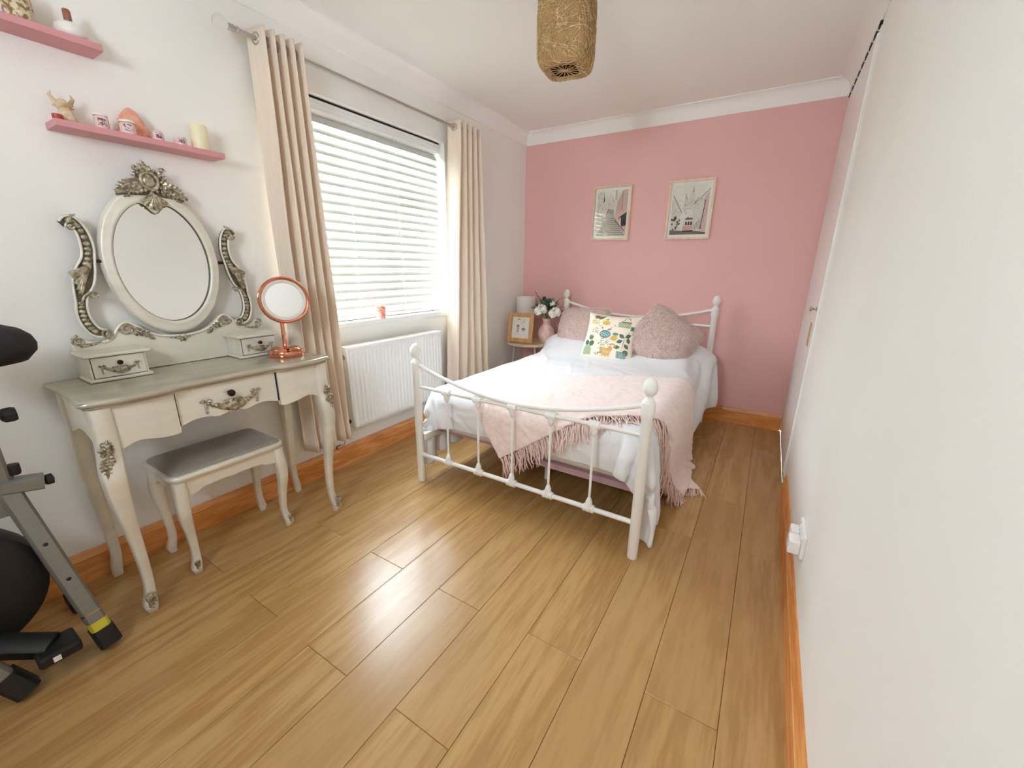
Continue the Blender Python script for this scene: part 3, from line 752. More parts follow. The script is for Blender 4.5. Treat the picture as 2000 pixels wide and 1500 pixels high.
def spray(m, p0, p1, w, n, x, bend=0.):                 # carved leaf spray: a spine with blunt leaflets both sides
    p0, p1 = np.array(p0, float), np.array(p1, float); d = p1-p0; L_ = np.linalg.norm(d); d /= L_; q = np.array([-d[1], d[0]])
    sp_ = [p0+d*L_*f+q*bend*math.sin(f*PI) for f in np.linspace(0, 1, 9)]
    m.tube([(x+w*.35, p[0], p[1]) for p in sp_], [w*.26*(1-.6*i/8) for i in range(9)], 6)
    for k in range(n):
        f = (k+.3)/n; p = p0+d*L_*f+q*bend*math.sin(f*PI); l = w*(1.05-.55*f)
        for sd in (-1, 1):
            e = p+(d*.75+q*sd*.85)*l; mid = p+(d*.25+q*sd*.55)*l
            m.tube([(x+w*.15, p[0], p[1]), (x+w*.42, mid[0], mid[1]), (x+w*.12, e[0], e[1])], [l*.22, l*.36, l*.20], 6)
    e = p1+d*w*.5; m.tube([(x+w*.2, p1[0], p1[1]), (x+w*.2, e[0], e[1])], [w*.28, w*.14], 6)
def garland(parent, c, s, nm='garland'):               # swag between two bows with hanging tails, on a front facing +x
    m = MB(); x = c[0]
    for k in range(17):
        t = -1+2*k/16; y = c[1]+t*s; z = c[2]-.30*s*(1-t*t)
        r = s*(.070+.15*(1-abs(t))**1.1)
        m.ball((x+r*.25, y+s*.02*math.sin(k*5), z+s*.03*math.cos(k*7)), r, 7, 5, (.6,1,1))
        if abs(t) < .45: m.ball((x+r*.3, y+s*.05, z-r*.7), r*.7, 6, 4, (.6,1,1)); m.ball((x+r*.3, y-s*.04, z+r*.7), r*.7, 6, 4, (.6,1,1))
    for sd in (-1, 1):
        y0 = c[1]+sd*s; z0 = c[2]+s*.06
        for q in (-1, 1): m.tube([(x+.002, y0, z0), (x+.005, y0+q*s*.10, z0+s*.10), (x+.005, y0+q*s*.20, z0+s*.05), (x+.002, y0+q*s*.06, z0-s*.02)], [s*.03,s*.055,s*.055,s*.03], 6)
        m.ball((x+.003, y0, z0), s*.05, 7, 5, (.7,1,1))
        for k in range(5): m.ball((x+.003, y0+sd*s*.02, z0-s*(.10+.085*k)), s*(.052+.010*math.sin(k*2)), 6, 5, (.6,.9,1.3))
    return m.build(nm, M_carve, parent, 50)
def knob(parent, c, r):
    return MB().lathe([(.001,0),(r*.55,0),(r*.45,r*.5),(r*.7,r*.9),(r,r*1.2),(r*.95,r*1.6),(r*.5,r*1.8),(.001,r*1.85)], c, 16, 'x').build('knob', M_knob, parent, 40)

TX0, TX1, TY0, TY1, TZ = .022, .400, .305, 1.122, .795
YC = .713
dt_ = thing('dressing_table', 'champagne silver dressing table with carved cabriole legs and one drawer', 'dressing table', (.21, YC, 0))
def top_front(y, off=0):                               # serpentine front of the table top
    t = abs(y-YC)
    if t < .165: x = .398
    elif t < .195: x = .398+.020*(t-.165)/.03
    else: x = .418+.006*math.sin((t-.195)/.21*PI)-.012*max(0,(t-.33)/.08)
    return x+off
def top_outline(o):
    ys = np.linspace(TY0-o, TY1+o, 64); out = [(TX0, TY0-o+.004)]
    out += [(TX0+.06, TY0-o+.006+.010*0), (TX0+.16, TY0-o+.012), (TX0+.28, TY0-o+.006)]
    out += [(top_front(y, o)-(.010 if k in (0, 63) else 0), y) for k, y in enumerate(ys)]
    out += [(TX0+.28, TY1+o-.006), (TX0+.16, TY1+o-.012), (TX0+.06, TY1+o-.006), (TX0, TY1+o-.004)]
    return out
tm = MB(); rings = []
for o, z in ((-.010, TZ-.030), (-.004, TZ-.029), (-.001, TZ-.025), (-.003, TZ-.021), (.003, TZ-.0205), (.008, TZ-.017), (.010, TZ-.011), (.008, TZ-.005), (.003, TZ-.001), (-.002, TZ)):
    rings.append([(p[0], p[1], z) for p in top_outline(o)])
tm.loft(rings); tm.build('table_top', M_silver_top, dt_, 40, recalc=True)
def low(y):                                            # scalloped lower edge of the apron
    t = abs(y-YC)
    if t < .012: return .650-.0*t
    if t < .055: return .650-.010*math.sin((t-.012)/.043*PI*.5)
    if t < .178: return .640+.014*math.sin((t-.055)/.123*PI)-.006*(t-.055)/.123
    if t < .215: return .620-.002*math.sin((t-.178)/.037*PI)
    if t < .30: return .620+.016*(1-math.cos((t-.215)/.085*PI))*.5
    return .636-.03*((t-.30)/.06)**1.5
def apron(name, ya, yb, xf, th, mt, zt=TZ-.030, n=26, zl=low):
    ys = np.linspace(ya, yb, n); P = []
    f = [(xf(y), y, zl(y)) for y in ys]; g = [(xf(y), y, zt) for y in ys]
    fb = [(xf(y)-th, y, zl(y)) for y in ys]; gb = [(xf(y)-th, y, zt) for y in ys]
    m = MB(); m.grid([f, g, gb, fb, f])
    e = len(ys)-1
    for q in (0, e): m.add([f[q], g[q], gb[q], fb[q]], [(0,1,2,3)])
    return m.build(name, mt, dt_, 35, recalc=True)
blk = lambda y: .392+.012*math.sin(min(1,max(0,(abs(y-YC)-.178)/.20))*PI)+ (0)
dr = apron('drawer', YC-.1735, YC+.1735, lambda y: .382, .02, M_silver, TZ-.032, 40)
apron('front_panel', YC-.372, YC-.179, blk, .02, M_silver); apron('front_panel', YC+.179, YC+.372, blk, .02, M_silver)
for s_ in (-1, 1): MB().box(.355, .384, YC+s_*.1765-.0026, YC+s_*.1765+.0026, .640, TZ-.031).build('drawer_gap', M_dark, dt_, None)
knob(dr, (.382, YC-.004, .722), .0135); garland(dr, (.383, YC, .700), .088)
for s_ in (-1, 1):                                     # side aprons
    y = YC+s_*.378; m = MB(); xs = np.linspace(.05, .375, 14)
    o = [(x, .640-.02*math.cos((x-.05)/.325*2*PI)) for x in xs]+[(.375, TZ-.030), (.05, TZ-.030)]
    m.prism(o, 'y', y-.008, y+.008); m.build('side_panel', M_silver, dt_, 35, recalc=True)
MB().box(.034, .048, TY0+.03, TY1-.03, .64, TZ-.030).build('back_panel', M_silver, dt_, None)
def leg(x, y, dx, dy, prof, name, par, mt, rnd=.25):
    rings = []
    for z, off, hw in prof:
        cx, cy = x+dx*off, y+dy*off; c = hw*rnd
        rings.append([(cx+a*hw*.98 - (c if abs(b_)==1 else 0)*a, cy+b_*hw*.98-(0 if abs(b_)==1 else 0), z) for a, b_ in ()] or
            [(cx-hw+c,cy-hw,z),(cx+hw-c,cy-hw,z),(cx+hw,cy-hw+c,z),(cx+hw,cy+hw-c,z),(cx+hw-c,cy+hw,z),(cx-hw+c,cy+hw,z),(cx-hw,cy+hw-c,z),(cx-hw,cy-hw+c,z)])
    return MB().loft(rings).build(name, mt, par, 50, recalc=True)
def resample(pr, n=26):
    z = np.array([p[0] for p in pr]); k = np.linspace(0, len(pr)-1, n); P = spline(pr, n); return P
front_prof = resample([(TZ-.030,0,.026),(.68,0,.026),(.615,.003,.027),(.55,.013,.029),(.47,.014,.026),(.36,.004,.020),(.24,-.008,.016),(.13,-.012,.014),(.075,-.006,.0145),(.042,.006,.018),(.024,.010,.018),(.0,.005,.013)])
back_prof = resample([(TZ-.030,0,.022),(.62,0,.022),(.5,.006,.023),(.36,.002,.019),(.2,-.008,.016),(.1,-.008,.015),(.04,.004,.016),(0,.008,.014)])
def leg_carving(par, c, s, dy):                        # knee carving on the outward corner
    m = MB(); x, y, z = c
    for k in range(7):
        a = rng.uniform(0, 2*PI); q = k/6
        m.ball((x+.006*math.cos(a), y+dy*.004+s*.20*math.sin(k*2.4), z+s*(.9-.75*q)), s*(.15-.02*q), 7, 5)
    spray(m, (y, z+s*.25), (y-dy*s*.1, z+s*.95), s*.34, 3, x-.006)
    spray(m, (y, z+s*.1), (y+dy*s*.15, z-s*.95), s*.36, 4, x-.006, dy*s*.1)
    volute(m, (x+.004, y+dy*s*.1, z-s*.1), s*.3, 0, 1.4, s*.07)
    m.tube([(x+.004, y+dy*s*.2, z-s*.5), (x+.002, y+dy*s*.28, z-s*1.2), (x-.006, y+dy*s*.30, z-s*2.0)], [s*.10, s*.06, s*.02], 6)
    return m.build('carving', M_carve, par, 50)
def foot_carving(par, c, s, dy):
    m = MB(); x, y, z = c
    frond(m, (x, y, z), PI/2, s*1.5, s*.22, 4, curl=-.6)
    volute(m, (x+.003, y, z-s*.1), s*.42, 0, 1.6, s*.12)
    m.tube([(x-.004, y-s*.55, z-s*.3), (x+.004, y, z-s*.65), (x-.004, y+s*.55, z-s*.3)], s*.10, 6)
    return m.build('foot_carving', M_carve, par, 50)
for y, dy in ((TY0+.037, -1), (TY1-.037, 1)):
    l = leg(.383, y, .75, .65*dy, front_prof, 'leg', dt_, M_silver)
    leg_carving(l, (.383+.034, y+dy*.012, .605), .054, dy)
    foot_carving(l, (.383+.024, y+dy*.004, .046), .030, dy)
    leg(.052, y, -.0, .65*dy, back_prof, 'leg', dt_, M_silver)

# ------------------------------------------------------------------ vanity mirror standing on the table
vm = thing('vanity_mirror', 'oval dressing mirror in carved silver frame with two trinket drawers', 'mirror', (.09, YC, TZ))
BXa, BXb = .030, .052
half_top = [(.318,.0),(.322,.120),(.318,.140),(.300,.150),(.288,.138),(.27,.128),(.245,.125),(.218,.132),(.200,.160),(.182,.183),(.160,.188),(.138,.172),(.115,.150),(.085,.132),(.05,.122),(.0,.118)]
ho = spline(half_top[1:], 40)
out = [(YC-.318, TZ+.002)] + [(YC-a, TZ+b_) for a, b_ in ho] + [(YC+a, TZ+b_) for a, b_ in reversed(ho)][1:] + [(YC+.318, TZ+.002)]
MB().prism(out, 'x', BXa, BXb).build('back_board', M_silver, vm, 40, recalc=True)
rim = MB()
rim.tube([(BXb+.001, YC-a, TZ+b_-.003) for a, b_ in ho[14:]]+[(BXb+.001, YC+a, TZ+b_-.003) for a, b_ in reversed(ho[14:-1])], .0055, 8)
rim.build('rim_moulding', M_silver, vm, 60)
for s_ in (-1, 1):
    sc = MB(); volute(sc, (BXb+.003, YC+s_*.303, TZ+.134), .019, PI/2, -s_*1.5, .0065)
    sc.tube([(BXb+.003, YC+s_*.303, TZ+.115), (BXb+.003, YC+s_*.27, TZ+.118), (BXb+.002, YC+s_*.24, TZ+.126)], [.006,.005,.002], 7)
    sc.build('scroll_end', M_carve, vm, 50); sc = MB()
    volute(sc, (BXb+.003, YC+s_*.168, TZ+.163), .022, 0 if s_ > 0 else PI, -s_*1.6, .007)
    spray(sc, (YC+s_*.150, TZ+.155), (YC+s_*.098, TZ+.118), .018, 4, BXb, -s_*.006)
    sc.build('scroll_carving', M_carve, vm, 50)
sc = MB()
for s_ in (-1, 1): spray(sc, (YC+s_*.004, TZ+.110), (YC+s_*.045, TZ+.116), .010, 3, BXb)
frond(sc, (BXb, YC, TZ+.112), -PI/2, .022, .007, 4); sc.build('centre_carving', M_carve, vm, 50)
def dbox(y0, y1):
    b_ = MB(); x0, x1 = .053, .165; z0, z1 = TZ+.001, TZ+.100
    b_.box(x0, x1-.004, y0+.010, y1-.010, z0+.011, z1-.012).build
    o = b_.build('drawer_box', M_silver, vm, None, bevel=.0015)
    MB().box(x0-.002, x1+.012, y0-.004, y1+.004, z1-.012, z1).build('box_lid', M_silver, o, None, bevel=.004)
    MB().box(x0, x1+.006, y0+.002, y1-.002, z0, z0+.011).build('box_plinth', M_silver, o, None, bevel=.003)
    MB().box(x1-.0045, x1-.0032, y0+.0165, y1-.0165, z0+.0125, z1-.0135).build('drawer_gap', M_dark, o, None)
    MB().box(x1-.004, x1+.0015, y0+.018, y1-.018, z0+.014, z1-.015).build('drawer', M_silver, o, None, bevel=.001)
    yc = (y0+y1)/2
    knob(o, (x1+.0015, yc, z0+.062), .0085); garland(o, (x1+.002, yc, z0+.050), .048)
dbox(.384, .562); dbox(.864, 1.042)
# scrolled supports
cl = [(.448,1.318),(.470,1.330),(.490,1.300),(.496,1.251),(.490,1.210),(.476,1.169),(.462,1.128),(.450,1.093),(.444,1.062),(.440,1.027),(.444,.991),(.460,.957),(.486,.946)]
wd = [.010,.016,.015,.016,.0165,.024,.026,.018,.014,.015,.016,.016,.012]
for s_ in (-1, 1):
    ctr_ = spline([(a, b_, w) for (a, b_), w in zip(cl, wd)], 60)
    L1, R1 = [], []
    for i, (a, b_, w) in enumerate(ctr_):
        p0, p1 = ctr_[max(0,i-1)], ctr_[min(59,i+1)]; t = Vector((p1[0]-p0[0], p1[1]-p0[1])).normalized()
        L1.append((a-t.y*w, b_+t.x*w)); R1.append((a+t.y*w, b_-t.x*w))
    fy = (lambda a: a) if s_ < 0 else (lambda a: 2*YC-a)
    m = MB(); xb, xf_ = .034, .052
    m.grid([[(xb, fy(p[0]), p[1]) for p in L1], [(xf_-.004, fy(p[0]), p[1]) for p in L1], [(xf_-.004, fy(p[0]), p[1]) for p in R1], [(xb, fy(p[0]), p[1]) for p in R1], [(xb, fy(p[0]), p[1]) for p in L1]])
    sup = m.build('support_arm', M_glaze, vm, 35, recalc=True)
    e = MB()
    e.tube([(xf_, fy(p[0]), p[1]) for p in L1], .0042, 7); e.tube([(xf_, fy(p[0]), p[1]) for p in R1], .0042, 7)
    e.build('arm_edging', M_silver, sup, 60)
    c2 = MB()
    for k in list(range(6, 24, 2))+list(range(40, 56, 2)):   # beads down the arm
        a, b_, w = ctr_[k]; c2.ball((xf_-.002, fy(a), b_), w*.62, 8, 6, (.5,1,.8))
    ff = 1 if s_ < 0 else -1
    volute(c2, (xf_+.003, fy(.468), 1.312), .017, 0, 1.5*ff, .006)
    c2.tube([(xf_, fy(.462), 1.325), (xf_, fy(.474), 1.345), (xf_, fy(.486), 1.352)], [.008,.006,.002], 7)
    for k in range(6):                                        # leaf flaring outward at mid height
        t = k/5; c2.tube([(xf_, fy(.492-.012*t), 1.185-.02*t), (xf_+.007, fy(.470-.006*t), 1.172-.030*t), (xf_+.004, fy(.432+.003*k), 1.158-.060*t+.01*math.sin(k))], [.005,.0095,.0065], 7)
    volute(c2, (xf_+.003, fy(.482), 1.086), .013, PI, 1.3*ff, .0055)
    for k in range(3): c2.tube([(xf_, fy(.440+.006*k), 1.055+.008*k), (xf_+.006, fy(.455+.005*k), 1.083+.004*k), (xf_+.003, fy(.478), 1.096)], [.003,.005,.003], 6)
    volute(c2, (xf_+.003, fy(.487), .944), .020, -PI/2, 1.6*ff, .0065)
    c2.build('arm_carving', M_carve, sup, 50)
    MB().tube([(.045, fy(.500), 1.20), (.045, fy(.53), 1.20)], .006, 8).build('pivot', M_knob, sup, 60)
# oval frame with a heart-shaped dip at the top of the glass
EZ, EA, EB = 1.196, .150, .223
def inner(t, k=0.):
    a, b_ = (EA+k)*math.cos(t), (EB+k)*math.sin(t)
    d = math.exp(-((t-PI/2)/.17)**2)*.045
    return a, b_-d
NT = 96; G = []
profile = [(.0,.050,0),(.0,.054,.002),(.006,.060,.006),(.012,.060,.012),(.020,.056,.0),(.030,.058,0),(.034,.056,0),(.040,.046,0),(.040,.036,0),(.010,.034,0),(.0,.036,0)]
for i in range(NT):
    t = 2*PI*i/NT; row = []
    a0, b0 = inner(t); ao, bo = (EA+.038)*math.cos(t), (EB+.052)*math.sin(t)
    for w, x, _ in profile:
        f = w/.040; row.append((x, YC-.004+a0+(ao-a0)*f, EZ+b0+(bo-b0)*f))
    G.append(row)
of = MB().grid(G, True).build('oval_frame', M_silver, vm, 50, recalc=True)
MB().loft([[(.0475, YC-.004+inner(2*PI*i/NT,.002)[0], EZ+inner(2*PI*i/NT,.002)[1]) for i in range(NT)], [(.0465, YC-.004+inner(2*PI*i/NT,.002)[0], EZ+inner(2*PI*i/NT,.002)[1]) for i in range(NT)]]).build('mirror_glass', M_mirror, vm, 30, recalc=True)
lp = MB()
lp.tube([(.053, YC-.004+inner(2*PI*i/NT,.0015)[0], EZ+inner(2*PI*i/NT,.0015)[1]) for i in range(NT+1)], .0022, 6, False); lp.build('glass_lip', M_glaze, of, 60)
cr = MB(); X0 = .062
frond(cr, (X0, YC-.004, 1.445), -PI/2, .058, .011, 7, curl=.5)                       # shell
spray(cr, (YC-.004, 1.518), (YC-.016, 1.548), .020, 3, X0-.004, .006)                    # crown leaf
cr.tube([(X0, YC-.004+.026*math.cos(t), 1.490+.030*math.sin(t)) for t in np.linspace(0, 2*PI, 25)], .0065, 7, False)
cr.ball((X0-.004, YC-.004, 1.490), .021, 12, 8, (.4,1,1.2))
for k in range(12):
    t = 2*PI*k/12; cr.ball((X0+.003, YC-.004+.037*math.cos(t), 1.490+.041*math.sin(t)), .0065, 7, 5)
for s_ in (-1, 1):
    volute(cr, (X0, YC+s_*.052, 1.462), .020, 0, s_*1.5, .007)
    volute(cr, (X0, YC+s_*.040, 1.530), .011, 0, s_*1.3, .005)
    spray(cr, (YC+s_*.030, 1.478), (YC+s_*.098, 1.446), .022, 5, X0-.006, s_*.010)
    spray(cr, (YC+s_*.028, 1.465), (YC+s_*.080, 1.430), .018, 4, X0-.006, s_*.006)
    spray(cr, (YC+s_*.020, 1.520), (YC+s_*.050, 1.492), .014, 3, X0-.006, s_*.004)
    for k in range(5): rose(cr, (X0-.002, YC+s_*(.056+.012*k), 1.474-.009*k+.005*math.sin(k*2)), .0135-.001*k, 5, k)
cr.build('crest_carving', M_carve, vm, 50)
MB().prism([(YC-.105, 1.430), (YC-.098, 1.455), (YC-.05, 1.480), (YC-.03, 1.525), (YC+.02, 1.525), (YC+.045, 1.480), (YC+.092, 1.455), (YC+.098, 1.430), (YC, 1.44)], 'x', .040, .058).build('crest_backing', M_glaze, vm, 40, recalc=True)

# ------------------------------------------------------------------ stool
st = thing('stool', 'low champagne stool with grey padded seat tucked under the dressing table', 'stool', (.20, .70, 0))
SX0, SX1, SY0, SY1, SZ = .050, .325, .492, .910, .430
def rrect(x0, x1, y0, y1, r, n=6):
    o = []
    for cx, cy, a in ((x1-r,y1-r,0),(x0+r,y1-r,PI/2),(x0+r,y0+r,PI),(x1-r,y0+r,3*PI/2)):
        o += [(cx+r*math.cos(a+PI/2*k/n), cy+r*math.sin(a+PI/2*k/n)) for k in range(n+1)]
    return o
pad = MB(); R = []
for o, z in ((.010,SZ-.004),(.004,SZ),(.005,SZ+.005),(.012,SZ+.011),(.030,SZ+.016),(.07,SZ+.019)):
    R.append([(p[0], p[1], z) for p in rrect(SX0+o, SX1-o, SY0+o, SY1-o, max(.02,.035-o*.3))])
pad.loft(R).build('seat_pad', M_seat, st, 60, recalc=True)
MB().loft([[(p[0],p[1],z) for p in rrect(SX0-o, SX1+o, SY0-o, SY1+o, .035+o)] for o, z in ((-.006,SZ-.032),(.0,SZ-.024),(.006,SZ-.018),(.008,SZ-.010),(.004,SZ-.002),(-.004,SZ))]).build('seat_frame', M_silver, st, 50, recalc=True)
def sapron(pa, pb, nm):
    n = 26; L_ = Vector(pb)-Vector(pa); nrm = Vector((-L_.y, L_.x)).normalized()*.008; m = MB(); rows = [[],[],[],[]]
    for k in range(n):
        t = k/(n-1); p = Vector(pa)+L_*t; zl = .352-.018*abs(math.cos(2*PI*t))**.8*(1 if t < .2 or t > .8 else -.2)-(.004 if abs(t-.5) < .05 else 0)
        rows[0].append((p.x+nrm.x,p.y+nrm.y,zl)); rows[1].append((p.x+nrm.x,p.y+nrm.y,SZ-.03)); rows[2].append((p.x-nrm.x,p.y-nrm.y,SZ-.03)); rows[3].append((p.x-nrm.x,p.y-nrm.y,zl))
    m.grid(rows+[rows[0]]); m.build(nm, M_silver, st, 35, recalc=True)
sx, sy, sX, sY = SX0+.022, SY0+.022, SX1-.022, SY1-.022
sapron((sX,sy),(sX,sY),'apron'); sapron((sx,sy),(sx,sY),'apron'); sapron((sx,sy),(sX,sy),'apron'); sapron((sx,sY),(sX,sY),'apron')
sprof = resample([(SZ-.03,0,.020),(.36,0,.021),(.31,.005,.022),(.25,.006,.019),(.17,-.006,.0145),(.10,-.012,.013),(.06,-.008,.0135),(.03,.004,.016),(.015,.006,.015),(0,.002,.012)], 20)
for x, dx in ((sX, 1), (sx, -.6)):
    for y, dy in ((sy, -1), (sY, 1)):
        l = leg(x, y, .75*dx, .6*dy, sprof, 'leg', st, M_silver)
        if dx > 0: foot_carving(l, (x+.018, y+dy*.003, .036), .020, dy)

# ------------------------------------------------------------------ rose-gold make-up mirror on the table
M_rose = mat('rose_gold', lin(226,150,120), .12, 1., var=.03, vscale=6)
M_frost = mat('frosted_light_ring', lin(225,215,205), .5, var=.01)
mk = thing('makeup_mirror', 'round rose gold make-up mirror on a short stand', 'mirror', (.250, 1.022, TZ))
MB().lathe([(.001,0),(.071,0),(.073,.003),(.073,.022),(.071,.027),(.060,.030),(.056,.036),(.052,.040),(.018,.045),(.001,.045)], (.250,1.022,TZ), 48).build('base', M_rose, mk, 40)
MB().lathe([(.010,.040),(.0105,.046),(.0085,.050),(.0080,.090),(.0090,.094),(.0090,.100),(.0078,.104),(.0078,.150)], (.250,1.022,TZ), 18).build('stem', M_rose, mk, 40)
MB().lathe([(.001,0),(.006,0),(.006,.004),(.001,.005)], (.303,1.003,TZ+.037), 12).build('power_button', M_knob, mk, 40)
MM = frame_M((.253, 1.045, 1.043), (.42,1,-.05), (-.10,.03,1))
def mlathe(prof, seg=48):
    m = MB().lathe(prof, (0,0,0), seg); return m.xf(MM)
mlathe([(.001,-.012),(.080,-.012),(.098,-.008),(.103,0),(.102,.008),(.096,.012),(.090,.010),(.089,.002),(.001,.002)]).build('ring', M_rose, mk, 50)
mlathe([(.074,.0022),(.0885,.0022),(.0885,.008),(.083,.0090),(.076,.0080),(.074,.0065),(.074,.0022)]).build('light_ring', M_frost, mk, 50)
mlathe([(.001,.0030),(.0745,.0030),(.0745,.0062),(.001,.0062)]).build('mirror_glass', M_mirror, mk, 30)
MB().tube([(.250,1.022,TZ+.145),(.248,1.028,TZ+.150)], .0078, 12).build('neck', M_rose, mk, 40)

# ================================================================== WALL SHELVES
M_shelf = mat('pink_shelf_paint', lin(214,150,155), .5, var=.02, vscale=8)
def shelf(y0, y1, z0, label, base):
    o = MB().box(.0005, .106, y0, y1, z0, z0+.020).build('wall_shelf', M_shelf, None, None, base=base, bevel=.0012)
    return tag(o, label, 'shelf')
shelf(.484, .968, 1.610, 'pink floating wall shelf fixed right above the oval dressing mirror', (.05, .726, 1.610))
shelf(.160, .645, 1.862, 'pink floating wall shelf with a glass votive, higher of the two', (.05, .40, 1.862))
ZS, ZU = 1.6302, 1.8822
M_cream = mat('cream_resin', lin(226,208,180), .6, var2=lin(200,170,125), vscale=50, bump=.2)
fg = MB(); fy, fx = .528, .055
fg.lathe([(.001,0),(.024,0),(.026,.006),(.022,.018),(.018,.030),(.014,.040),(.009,.047),(.001,.048)], (fx, fy, ZS), 14)
fg.ball((fx, fy-.004, ZS+.058), .013, 12, 8)
fgo = thing('angel_figurine', 'small cream and gold figurine on the lower pink shelf', 'figurine', (fx, fy, ZS))
fg.build('body', M_cream, fgo, 60)
for s_ in (-1, 1):
    w_ = MB()
    for k in range(5): w_.tube([(fx-.010, fy+s_*.006, ZS+.034+.004*k), (fx-.014, fy+s_*(.016+.003*k), ZS+.052+.007*k), (fx-.012, fy+s_*(.026-.001*k), ZS+.050+.010*k)], [.004,.005,.0015], 6)
    w_.build('wing', M_cream, fgo, 60)
M_jar = mat('blush_jar', lin(232,205,200), .25, var=.03, vscale=30); M_lab = mat('jar_label', lin(120,70,80), .6, var2=lin(225,205,205), vscale=160, vlo=.45, vhi=.55)
M_lid = mat('jar_lid', lin(238,228,220), .35, var=.02)
for k, (y, h, r, lid, what) in enumerate(((.606,.040,.019,True,'between the figurine and the pink crystal'),(.672,.036,.022,True,'right against the pink crystal with a white lid'),(.757,.030,.017,False,'small, just past the pink crystal'),(.828,.030,.018,False,'beside the cream pillar candle'))):
    x = .083 if k != 0 else .075
    j = thing('candle_jar', 'little blush candle jar with dark label, '+what, 'jar', (x, y, ZS), 'candle jars on the lower shelf')
    MB().lathe([(.001,0),(r*.95,0),(r,.003),(r,h-.006),(r*.92,h-.002),(r*.8,h),(.001,h)], (x,y,ZS), 20).build('glass_body', M_jar, j, 40)
    G2 = [[(x+(r+.0004)*math.cos(a), y+(r+.0004)*math.sin(a), ZS+z) for z in (h*.22, h*.8)] for a in np.linspace(-.75,.35,9)]
    MB().grid(G2).build('label_print', M_lab, j, 179)
    if lid: MB().lathe([(.001,h+.0002),(r*1.02,h+.0002),(r*1.04,h+.004),(r*.9,h+.008),(.001,h+.009)], (x,y,ZS), 20).build('lid', M_lid, j, 40)
M_salt = mat('pink_salt', lin(226,140,115), .35, var2=lin(240,185,160), vscale=40, bump=.5, bscale=60, sss=.1)
sm_ = MB(); g = np.random.default_rng(4); rings = []
for i, (h_, rr) in enumerate(((0,.034),(.012,.042),(.03,.040),(.05,.034),(.068,.026),(.085,.016),(.096,.005))):
    rings.append([(.038+.75*rr*math.cos(a)*(1+g.uniform(-.14,.14)), .703+1.12*rr*math.sin(a)*(1+g.uniform(-.16,.16)), ZS+h_*(1+(g.uniform(-.04,.04) if i else 0))) for a in np.linspace(0,2*PI,11,endpoint=False)])
tag(sm_.loft(rings).build('crystal', M_salt, None, 15, base=(.038,.703,ZS), recalc=True), 'rough pink salt crystal on the lower shelf', 'crystal')
M_wax = mat('ivory_wax', lin(240,234,196), .45, var=.015, vscale=10, sss=.15)
cd = thing('pillar_candle', 'ivory pillar candle at the window end of lower shelf', 'candle', (.06, .905, ZS))
MB().lathe([(.001,0),(.029,0),(.030,.002),(.030,.088),(.028,.092),(.020,.091),(.001,.087)], (.06,.905,ZS), 28).build('wax', M_wax, cd, 40)
MB().tube([(.06,.905,ZS+.086),(.0605,.905,ZS+.098)], .0012, 6).build('wick', M_dark, cd, 40)
tag(MB().lathe([(.001,0),(.012,0),(.013,.002),(.013,.014),(.011,.015),(.001,.013)], (.088,.497,ZS), 16).build('tealight', mat('red_wax', lin(176,60,60), .4, var=.05), None, 40, base=(.088,.497,ZS)), 'tiny red tealight at the edge of lower shelf', 'tealight')
vo = thing('glass_votive', 'mosaic glass votive holder on the higher pink shelf', 'candle holder', (.055, .478, ZU))
M_mos = mat('mosaic_glass', lin(214,200,170), .15, var2=lin(140,110,70), vscale=70, vlo=.48, vhi=.56, bump=.3, bscale=70, coat=.4)
MB().lathe([(.001,0),(.030,0),(.033,.004),(.034,.040),(.033,.085),(.031,.088),(.029,.085),(.028,.012),(.001,.010)], (.055,.478,ZU), 12).build('glass_cup', M_mos, vo, 25)
MB().lathe([(.001,.0102),(.0275,.0125),(.0275,.04),(.001,.04)], (.055,.478,ZU), 16).build('wax', M_wax, vo, 40)
pb = thing('perfume_bottle', 'white round bottle with brown cap on the higher pink shelf', 'bottle', (.065, .585, ZU))
MB().lathe([(.001,0),(.026,0),(.036,.006),(.040,.018),(.036,.032),(.020,.043),(.009,.048),(.001,.048)], (.065,.585,ZU), 24).build('bottle_body', mat('white_ceramic', lin(236,234,228), .3, var=.01), pb, 60)
MB().lathe([(.001,.0485),(.009,.0485),(.010,.052),(.010,.076),(.008,.080),(.001,.081)], (.065,.585,ZU), 16).build('cap', mat('brown_cap', lin(150,95,70), .4, var=.08, vscale=40), pb, 40)
# ================================================================== CURTAINS AND RAIL
RX, RZ = .092, 2.107
rd = thing('curtain_rail', 'grey metal curtain pole with crystal ball finial above the window', 'curtain pole', (RX, 1.85, RZ))
MB().tube([(RX,1.085,RZ),(RX,2.66,RZ)], .0095, 16).build('pole', M_steel, rd, 60)
MB().lathe([(.0095,1.062),(.0125,1.064),(.0125,1.084),(.0105,1.088),(.0105,1.094),(.0125,1.096),(.0125,1.10),(.0096,1.102)], (RX,0,RZ), 18, 'y').build('end_ferrule', M_steel, rd, 40)
M_crys = mat('crystal_ball', (.97,.98,.97,1), .0, trans=1., ior=1.22, var=.001)
fb = MB().ball((RX,1.036,RZ), .0275, 24, 16); fb.build('ball_finial', M_crys, rd, 179)
MB().lathe([(.0095,2.66),(.0125,2.662),(.0125,2.684),(.001,2.686)], (RX,0,RZ), 18, 'y').build('end_ferrule', M_steel, rd, 40)
for y in (1.235, 2.60): MB().tube([(.001,y,RZ-.012),(RX-.012,y,RZ-.012)], .006, 10).lathe([(.001,.0005),(.022,.0005),(.022,.006),(.001,.008)], (0,y,RZ-.012), 16, 'x').tube([(RX-.014,y,RZ-.013),(RX,y,RZ-.0125),(RX+.013,y,RZ-.005)], .004, 8).build('bracket', M_steel, rd, 40)
